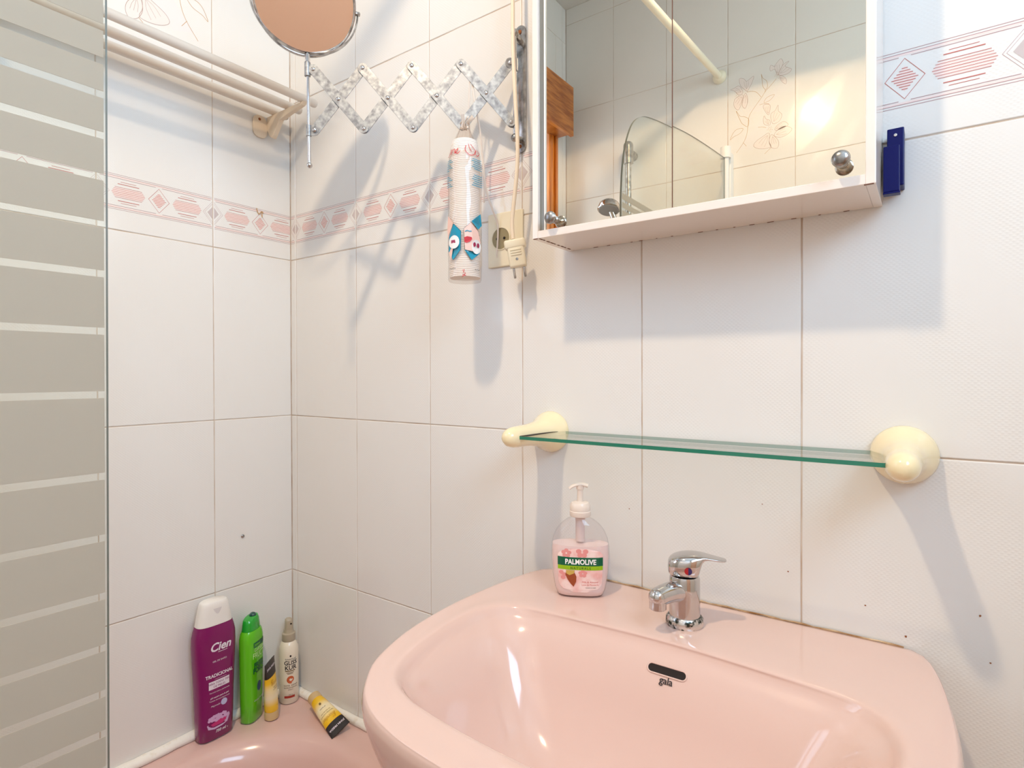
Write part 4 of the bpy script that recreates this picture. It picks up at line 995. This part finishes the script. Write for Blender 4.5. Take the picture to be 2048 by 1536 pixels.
# --- green shampoo
gb = thing('shampoo_bottle', 'bright green shampoo bottle with dark green label between purple and yellow ones', 'bottle', (0.0385, -0.1405, TZ + 0.0005), (0, 0, math.radians(118)))
lime = mat('lime_plastic', srgb(96, 196, 24), 0.2, coat=0.5)
S2 = [(0.0, .0265, .0165, .72), (.004, .0300, .0195, .72), (.06, .0305, .0200, .72), (.12, .0318, .0205, .72), (.175, .0330, .0208, .72), (.200, .0330, .0205, .74), (.213, .0305, .0190, .78), (.219, .0270, .0170, .8)]
link('bottle_body', loft_bottle(S2), lime, gb, sm=50)
capg = mat('green_cap', srgb(20, 165, 40), 0.12, coat=0.8)
link('cap', loft_bottle([(.2195, .0262, .0165, .8), (.232, .0245, .0155, .8), (.243, .0225, .0145, .82), (.2475, .0195, .0125, .85, 0, 0, .12)]), capg, gb, sm=50)
bm = bmesh.new(); bmesh.ops.create_uvsphere(bm, u_segments=20, v_segments=12, radius=0.0085, matrix=Matrix.Translation((.008, 0, .2480)) @ Matrix.Diagonal((1, 1, .9, 1))); link('cap_ball', fin(bm), mat('dark_green_ball', srgb(8, 70, 60), 0.08, coat=1.0), gb, sm=60)
f2 = front_fn(S2); dkg = mat('dark_green_print', srgb(10, 90, 60), 0.35)
quad_print(gb, f2, [(-.020, .180, .024, .192)], dkg, 'label_band')
prints(gb, front_fn(S2, .0009), [('500ml', .0085, -.008, .1828, dict(bold=.0002))], lime, 'size_lettering')
prints(gb, f2, [('GARNIER', .0110, .000, .170, dict(sx=.8)), ('FRUCTIS', .0190, .003, .154, dict(sx=.72, shear=.08))], mat('pale_green_ink', srgb(214, 244, 170), 0.4))
prints(gb, f2, [('FRESH', .0170, .001, .131, dict(bold=.0006, sx=.85)), ('FORCE', .0170, .001, .118, dict(bold=.0006, sx=.85))], dkg, 'variant_lettering')
shape(gb, f2, [[(.000 + .0085 * math.cos(2 * PI * j / 18), .082 + .012 * math.sin(2 * PI * j / 18)) for j in range(18)]], mat('blue_drop_print', srgb(10, 70, 110), 0.3), 'printed_drop')
prints(gb, f2, [('Champú fortificante', .0055, .004, .050, {})], wprint, 'small_lettering')

# --- standing tube
tb = thing('cream_tube', 'small yellow and white tube with black end, standing on its cap', 'tube', (0.0785, -0.1115, TZ + 0.0018), (0, math.radians(-4), math.radians(122)))
def tube_mat():
    m = mat('yellow_white_tube', srgb(250, 200, 40), 0.28, coat=0.3); n, l = nt(m); tc = n.new('ShaderNodeTexCoord'); sx = n.new('ShaderNodeSeparateXYZ'); l.new(tc.outputs['Generated'], sx.inputs[0])
    cr = n.new('ShaderNodeValToRGB'); e = cr.color_ramp.elements; e[0].position = 0.0; e[0].color = (*srgb(244, 190, 20), 1); e[1].position = 1.0; e[1].color = (*srgb(244, 190, 20), 1)
    for p, c in ((0.18, srgb(246, 200, 50)), (0.42, srgb(246, 232, 196)), (0.66, srgb(248, 228, 170)), (0.85, srgb(246, 200, 40))): q = e.new(p); q.color = (*c, 1)
    l.new(sx.outputs['Z'], cr.inputs[0]); l.new(cr.outputs[0], n['Principled BSDF'].inputs['Base Color']); return m
M['tubey'] = tube_mat(); M['tubek'] = mat('black_tube_end', srgb(32, 24, 24), 0.3, coat=0.3)
M['tubecap'] = mat('clear_gold_cap', srgb(206, 176, 128), 0.25, coat=0.4)
def cream_tube(t, H=0.144):
    link('tube_cap', loft_bottle([(0, .0145, .0145, 1), (.002, .0165, .0165, 1), (.020, .0160, .0160, 1), (.0215, .0150, .0150, 1)]), M['tubecap'], t, sm=40)
    SB = [(.0215, .0160, .0155, 1), (.030, .0175, .0160, 1), (.055, .0195, .0142, .98), (.085, .0215, .0110, .95), (.108, .0230, .0078, .92)]
    link('tube_body', loft_bottle(SB), M['tubey'], t, sm=50)
    SK = [(.108, .0231, .0080, .92), (.122, .0240, .0050, .9), (.136, .0247, .0020, .9), (H, .0250, .0012, .9)]
    link('tube_end', loft_bottle(SK), M['tubek'], t, sm=50)
    SS = SB + [(z + 1e-4 if i == 0 else z, *r) for i, (z, *r) in enumerate(SK)]
    f = front_fn(SS, .0005)
    gold = mat('gold_ink', srgb(205, 150, 40), 0.3, 0.3); ink = mat('brown_ink', srgb(120, 96, 60), 0.5)
    return f, gold, ink
ft, gold, ink = cream_tube(tb)
# print runs upright when the tube stands on its cap
prints(tb, ft, [('Blonder', .0115, .001, .0880, dict(shear=.3, sx=.8)), ('go', .0085, -.009, .0975, dict(shear=.3))], gold)
prints(tb, ft, [('lightening', .0045, .001, .080, {}), ('conditioner', .0045, .001, .075, {}), ('150 ml', .0035, .001, .034, {})], ink, 'small_lettering')
prints(tb, ft, [('JOHN FRIEDA', .0062, 0, .127, dict(bold=.0001))], wprint, 'brand_lettering')

# --- lying tube against the wall
lt = thing('cream_tube', 'small yellow tube lying on the tub rim against the right-hand tiles, black end forward', 'tube', (0, 0, 0))
A_ = Vector((0.1330, -0.0310, TZ + 0.0330)); B_ = Vector((0.2660, -0.0550, TZ + 0.0110))
ez = (B_ - A_).normalized(); fr = Vector((0.16, -0.55, 0.90)); fr = (fr - ez * fr.dot(ez)).normalized(); ey = -fr; ex = ey.cross(ez)
lt.matrix_world = Matrix(((ex.x, ey.x, ez.x, A_.x), (ex.y, ey.y, ez.y, A_.y), (ex.z, ey.z, ez.z, A_.z), (0, 0, 0, 1)))
fl_, gold2, ink2 = cream_tube(lt, 0.140)
prints(lt, fl_, [('Blonder', .0125, .001, .0880, dict(shear=.3, sx=.85)), ('go', .0085, -.009, .0985, dict(shear=.3))], gold)
prints(lt, fl_, [('lightening treatment', .0042, .001, .079, {}), ('for blonde hair', .0042, .001, .073, {}), ('all shades', .0042, .001, .060, {})], ink, 'small_lettering')
shape(lt, fl_, [[(.003 * math.cos(2 * PI * j / 6), .047 + .004 * math.sin(2 * PI * j / 6)) for j in range(6)]], ink, 'printed_emblem')
prints(lt, fl_, [('JOHN FRIEDA', .0066, 0, .122, dict(bold=.00015))], wprint, 'brand_lettering')

# --- hair spray bottle
sb = thing('spray_bottle', 'cream coloured hair spray bottle with taupe pump, in the tub corner', 'bottle', (0.0430, -0.0405, TZ + 0.0005), (0, 0, math.radians(62)))
crm = mat('pearl_cream_plastic', srgb(238, 226, 206), 0.22, coat=0.4)
S5 = [(0, .0205, .0205, 1), (.003, .0238, .0238, 1), (.06, .0240, .0240, 1), (.130, .0240, .0240, 1), (.143, .0225, .0225, 1), (.152, .0180, .0180, 1), (.156, .0150, .0150, 1)]
link('bottle_body', loft_bottle(S5), crm, sb, sm=50)
taupe = mat('taupe_plastic', srgb(178, 164, 142), 0.3, coat=0.2)
link('pump_collar', loft_bottle([(.155, .0158, .0158, 1), (.157, .0168, .0168, 1), (.174, .0164, .0164, 1), (.1765, .0130, .0130, 1), (.184, .0118, .0118, 1)]), taupe, sb, sm=40)
ph = link('pump_head', loft_bottle([(.184, .0102, .0112, .7), (.204, .0092, .0110, .7), (.2085, .0086, .0104, .75), (.2100, .0070, .0090, .8)]), taupe, sb, sm=40)
link('nozzle', lathe([(.0022, 0), (.0022, .0012)], 12, axis_m((.0045, -.0098, .1995), (.35, -1, 0))), M['dark'], sb)
f5 = front_fn(S5)
prints(sb, f5, [('Schwarzkopf', .0060, .002, .1135, dict(sx=.85)), ('GLISS', .0150, .002, .1010, dict(bold=.0003, sx=.85)), ('KUR', .0150, .002, .0885, dict(bold=.0003, sx=.95))], M['black'])
shape(sb, f5, [[(.002 + .0022 * math.cos(2 * PI * j / 12), .1230 + .0028 * math.sin(2 * PI * j / 12)) for j in range(12)]], M['black'], 'printed_emblem')
quad_print(sb, f5, [(-.011, .0845, .013, .0868), (-.008, .0805, .010, .0820), (-.006, .0775, .008, .0788)], ink, 'printed_lines')
shape(sb, f5, [], mat('orange_print', srgb(205, 96, 50), 0.35), 'printed_swirl', [([(.002 + r * math.cos(a), .0640 + r * math.sin(a)) for r, a in [(.0035 + .0055 * k / 30, .5 + k * 0.36) for k in range(31)]], False)], .0030)
prints(sb, f5, [('TOTAL REPAIR', .0050, .002, .0470, {}), ('EXPRESS-REPAIR', .0044, .002, .0415, {}), ('SPRAY', .0044, .002, .0365, {}), ('200 ml', .0038, .002, .0240, {})], ink, 'small_lettering')
quad_print(sb, f5, [(-.013, .0170, .012, .0228)], mat('brick_red_print', srgb(165, 50, 36), 0.35), 'printed_bar')

# --- soap dispenser
sd_ = thing('soap_dispenser', 'clear hand soap dispenser with pink liquid and green band label, on the basin', 'soap dispenser', (0.9105, -0.0815, -0.2492), (0, 0, math.radians(28.7)))
S6 = [(0.0, .0330, .0160, .66), (.003, .0375, .0200, .66), (.012, .0408, .0222, .70), (.035, .0450, .0238, .74), (.060, .0468, .0240, .78), (.078, .0465, .0236, .82), (.092, .0440, .0225, .86), (.104, .0390, .0208, .90), (.114, .0310, .0185, .95), (.121, .0220, .0160, 1), (.1245, .0148, .0140, 1), (.1285, .0140, .0138, 1)]
M['bottleclear'] = glass_mat('clear_plastic', (0.965, 0.955, 0.965))
M['pinksoap'] = mat('pearly_pink_soap', srgb(248, 220, 212), 0.4, coat=0.8)
lq = [(z, hx * .975, hy * .965, e) for z, hx, hy, e in S6 if z <= .078]; lq[0] = (.0012, .0335, .0165, .66)
lq.append((.0825, .0450, .0224, .83))
link('liquid_soap', loft_bottle(lq), M['pinksoap'], sd_, sm=50)
link('bottle_body', loft_bottle(S6, cap=False), M['bottleclear'], sd_, sm=50)
M['pump'] = mat('milky_pump_plastic', srgb(238, 222, 208), 0.3, coat=0.3)
link('dip_tube', lathe([(.0075, .086), (.0075, .118), (.0085, .124)], 20), mat('milky_tube', srgb(225, 205, 198), 0.4), sd_, sm=40)
link('pump_collar', lathe([(.0165, .1265), (.0172, .128), (.0172, .1345), (.0165, .1355), (.0168, .137), (.0165, .1445), (.0140, .1485), (.0090, .1500)], 40), M['pump'], sd_, sm=30)
link('pump_stem', lathe([(.0048, .149), (.0048, .172)], 20), M['pump'], sd_, sm=40)
bm = bmesh.new(); tube_bm(bm, catmull([(.0125, 0, .1755), (.004, 0, .1775), (-.006, -.001, .1768), (-.014, -.003, .1738), (-.0175, -.004, .1705)], 5), [.0045 - .0016 * k / 20 for k in range(21)], 14, (0.75, 1.5, (0, 0, 1)))
tube_bm(bm, [(0, 0, .170), (0, 0, .177)], .0062, 16)
link('pump_head', fin(bm), M['pump'], sd_, sm=50)
f6 = front_fn(S6, .0004)
lab = [(-.0335, .020), (-.026, .0120), (-.010, .0092), (.010, .0092), (.026, .0120), (.0335, .020)]
def lab_print(t, fn, m, name, z0, z1, wf):
    bm = bmesh.new(); n = 14
    for j in range(n):
        a = z0 + (z1 - z0) * j / n; b = z0 + (z1 - z0) * (j + 1) / n; wa, wb = wf(a), wf(b)
        for k in range(16):
            t0, t1 = -1 + 2 * k / 16, -1 + 2 * (k + 1) / 16
            fill(bm, [(t0 * wa, a), (t1 * wa, a), (t1 * wb, b), (t0 * wb, b)], fn)
    return link(name, fin_keep(bm), m, t)
def wl_(z):
    if z < .026: return .0345 * math.sqrt(max(0.02, 1 - ((.026 - z) / .0172) ** 2)) ** 0.8
    if z > .068: return .0360 * math.sqrt(max(0.02, 1 - ((z - .068) / .0118) ** 2)) ** 0.8
    return .0345 + .0015 * (z - .026) / .042
M['labelpink'] = mat('pink_label', srgb(246, 208, 200), 0.35)
noise_col(M['labelpink'], 38, srgb(240, 180, 172), srgb(250, 222, 214), 0.35, 0.55, 3)
lab_print(sd_, f6, M['labelpink'], 'label', .0092, .0795, wl_)
f6b, f6c = front_fn(S6, .0007), front_fn(S6, .0011)
quad_print(sd_, f6b, [(-.0358, .0520, .0358, .0655)], mat('palmgreen_print', srgb(0, 92, 60), 0.35), 'green_band'); quad_print(sd_, f6b, [(-.0355, .0455, .0355, .0520)], mat('lime_print', srgb(150, 190, 20), 0.35), 'lime_band')
prints(sd_, f6c, [('PALMOLIVE', .0112, .0005, .0548, dict(bold=.00035, sx=.86))], mat('pure_white_ink', srgb(252, 250, 246), 0.4))
prints(sd_, f6c, [('NATURALS', .0052, .0005, .0468, dict(spacing=1.35)), ('CLEAN & CARE', .0024, .0165, .0165, {})], mat('dark_ink', srgb(30, 60, 40), 0.4), 'small_lettering')
prints(sd_, f6b, [('Milk & Almond', .0042, .0155, .0250, {}), ('Latte & Mandorla', .0038, .0155, .0208, {})], mat('salmon_ink', srgb(226, 120, 112), 0.4), 'variant_lettering')
shape(sd_, f6c, [[(-.0215, .0440), (-.0235, .0380), (-.020, .0300), (-.0145, .0225), (-.0105, .0185), (-.0065, .0270), (-.0060, .0350), (-.0095, .0420)]], mat('almond_print', srgb(158, 74, 38), 0.4), 'printed_almond', )
shape(sd_, front_fn(S6, .0013), [[(-.0225, .0450), (-.022, .0395), (-.017, .0370), (-.010, .0400), (-.0085, .0450)]], mat('almond_husk_print', srgb(206, 170, 84), 0.4), 'printed_husk')
fp = []
for cx, cy, R0 in ((.003, .0735, .0105), (-.030, .036, .009), (.004, .040, .0075), (-.022, .0715, .0085)):
    for k in range(5):
        a = k * 2 * PI / 5 + .3; px_, pz_ = cx + R0 * .55 * math.cos(a), cy + R0 * .5 * math.sin(a)
        if abs(px_) < .031 and not (.0440 < pz_ < .068) and pz_ < .076: fp.append([(px_ + R0 * .42 * math.cos(2 * PI * j / 10), pz_ + R0 * .36 * math.sin(2 * PI * j / 10)) for j in range(10)])
shape(sd_, front_fn(S6, .0006), fp, mat('blossom_print', srgb(232, 150, 144), 0.4), 'printed_blossom')

# ------------------------------------------------------------------ small marks on the walls
scw = thing('wall_screw', 'small dark screw left in the left wall tile above the bottles', 'screw', (0.0, -0.139, -0.2905))
link('screw_head', lathe([(.0045, .0006), (.0042, .0022), (.0022, .0034), (.0004, .0036)], 16, axis_m((0, 0, 0), (1, 0, 0))), M['oldchrome'], scw, sm=40)
bm = bmesh.new()
for x, z, r in ((0.598, 0.6335, .0035), (0.602, 0.6300, .002), (1.205, -0.178, .0012), (1.30, -0.205, .0012), (1.345, -0.235, .0015), (1.42, -0.19, .0014), (1.43, -0.245, .0012), (0.96, -0.12, .001), (1.17, -0.085, .001)):
    fill(bm, [(x + r * random.uniform(.6, 1.2) * math.cos(2 * PI * k / 7), z + r * random.uniform(.6, 1.2) * math.sin(2 * PI * k / 7)) for k in range(7)], lambda u, v: Vector((u, -0.0006, v)))
q = link('stains', fin_keep(bm), M['rust'], wb); q['kind'] = 'stuff'
hk = thing('hook_remains', 'small rusty gold hook remains stuck on the red tile border', 'hook', (0.0006, -0.0875, 0.515))
bm = bmesh.new()
tube_bm(bm, catmull([(0.001, -.010, .012), (0.0012, -.008, .004), (0.0014, -.004, -.002), (0.0014, 0, .003), (0.0016, .004, .006), (0.0016, .008, .003)], 4), 0.0010, 6); tube_bm(bm, [(0.0014, .004, .006), (0.0016, .0045, -.008)], 0.0011, 6)
link('wire', fin(bm), M['p_gold'], hk, sm=40)
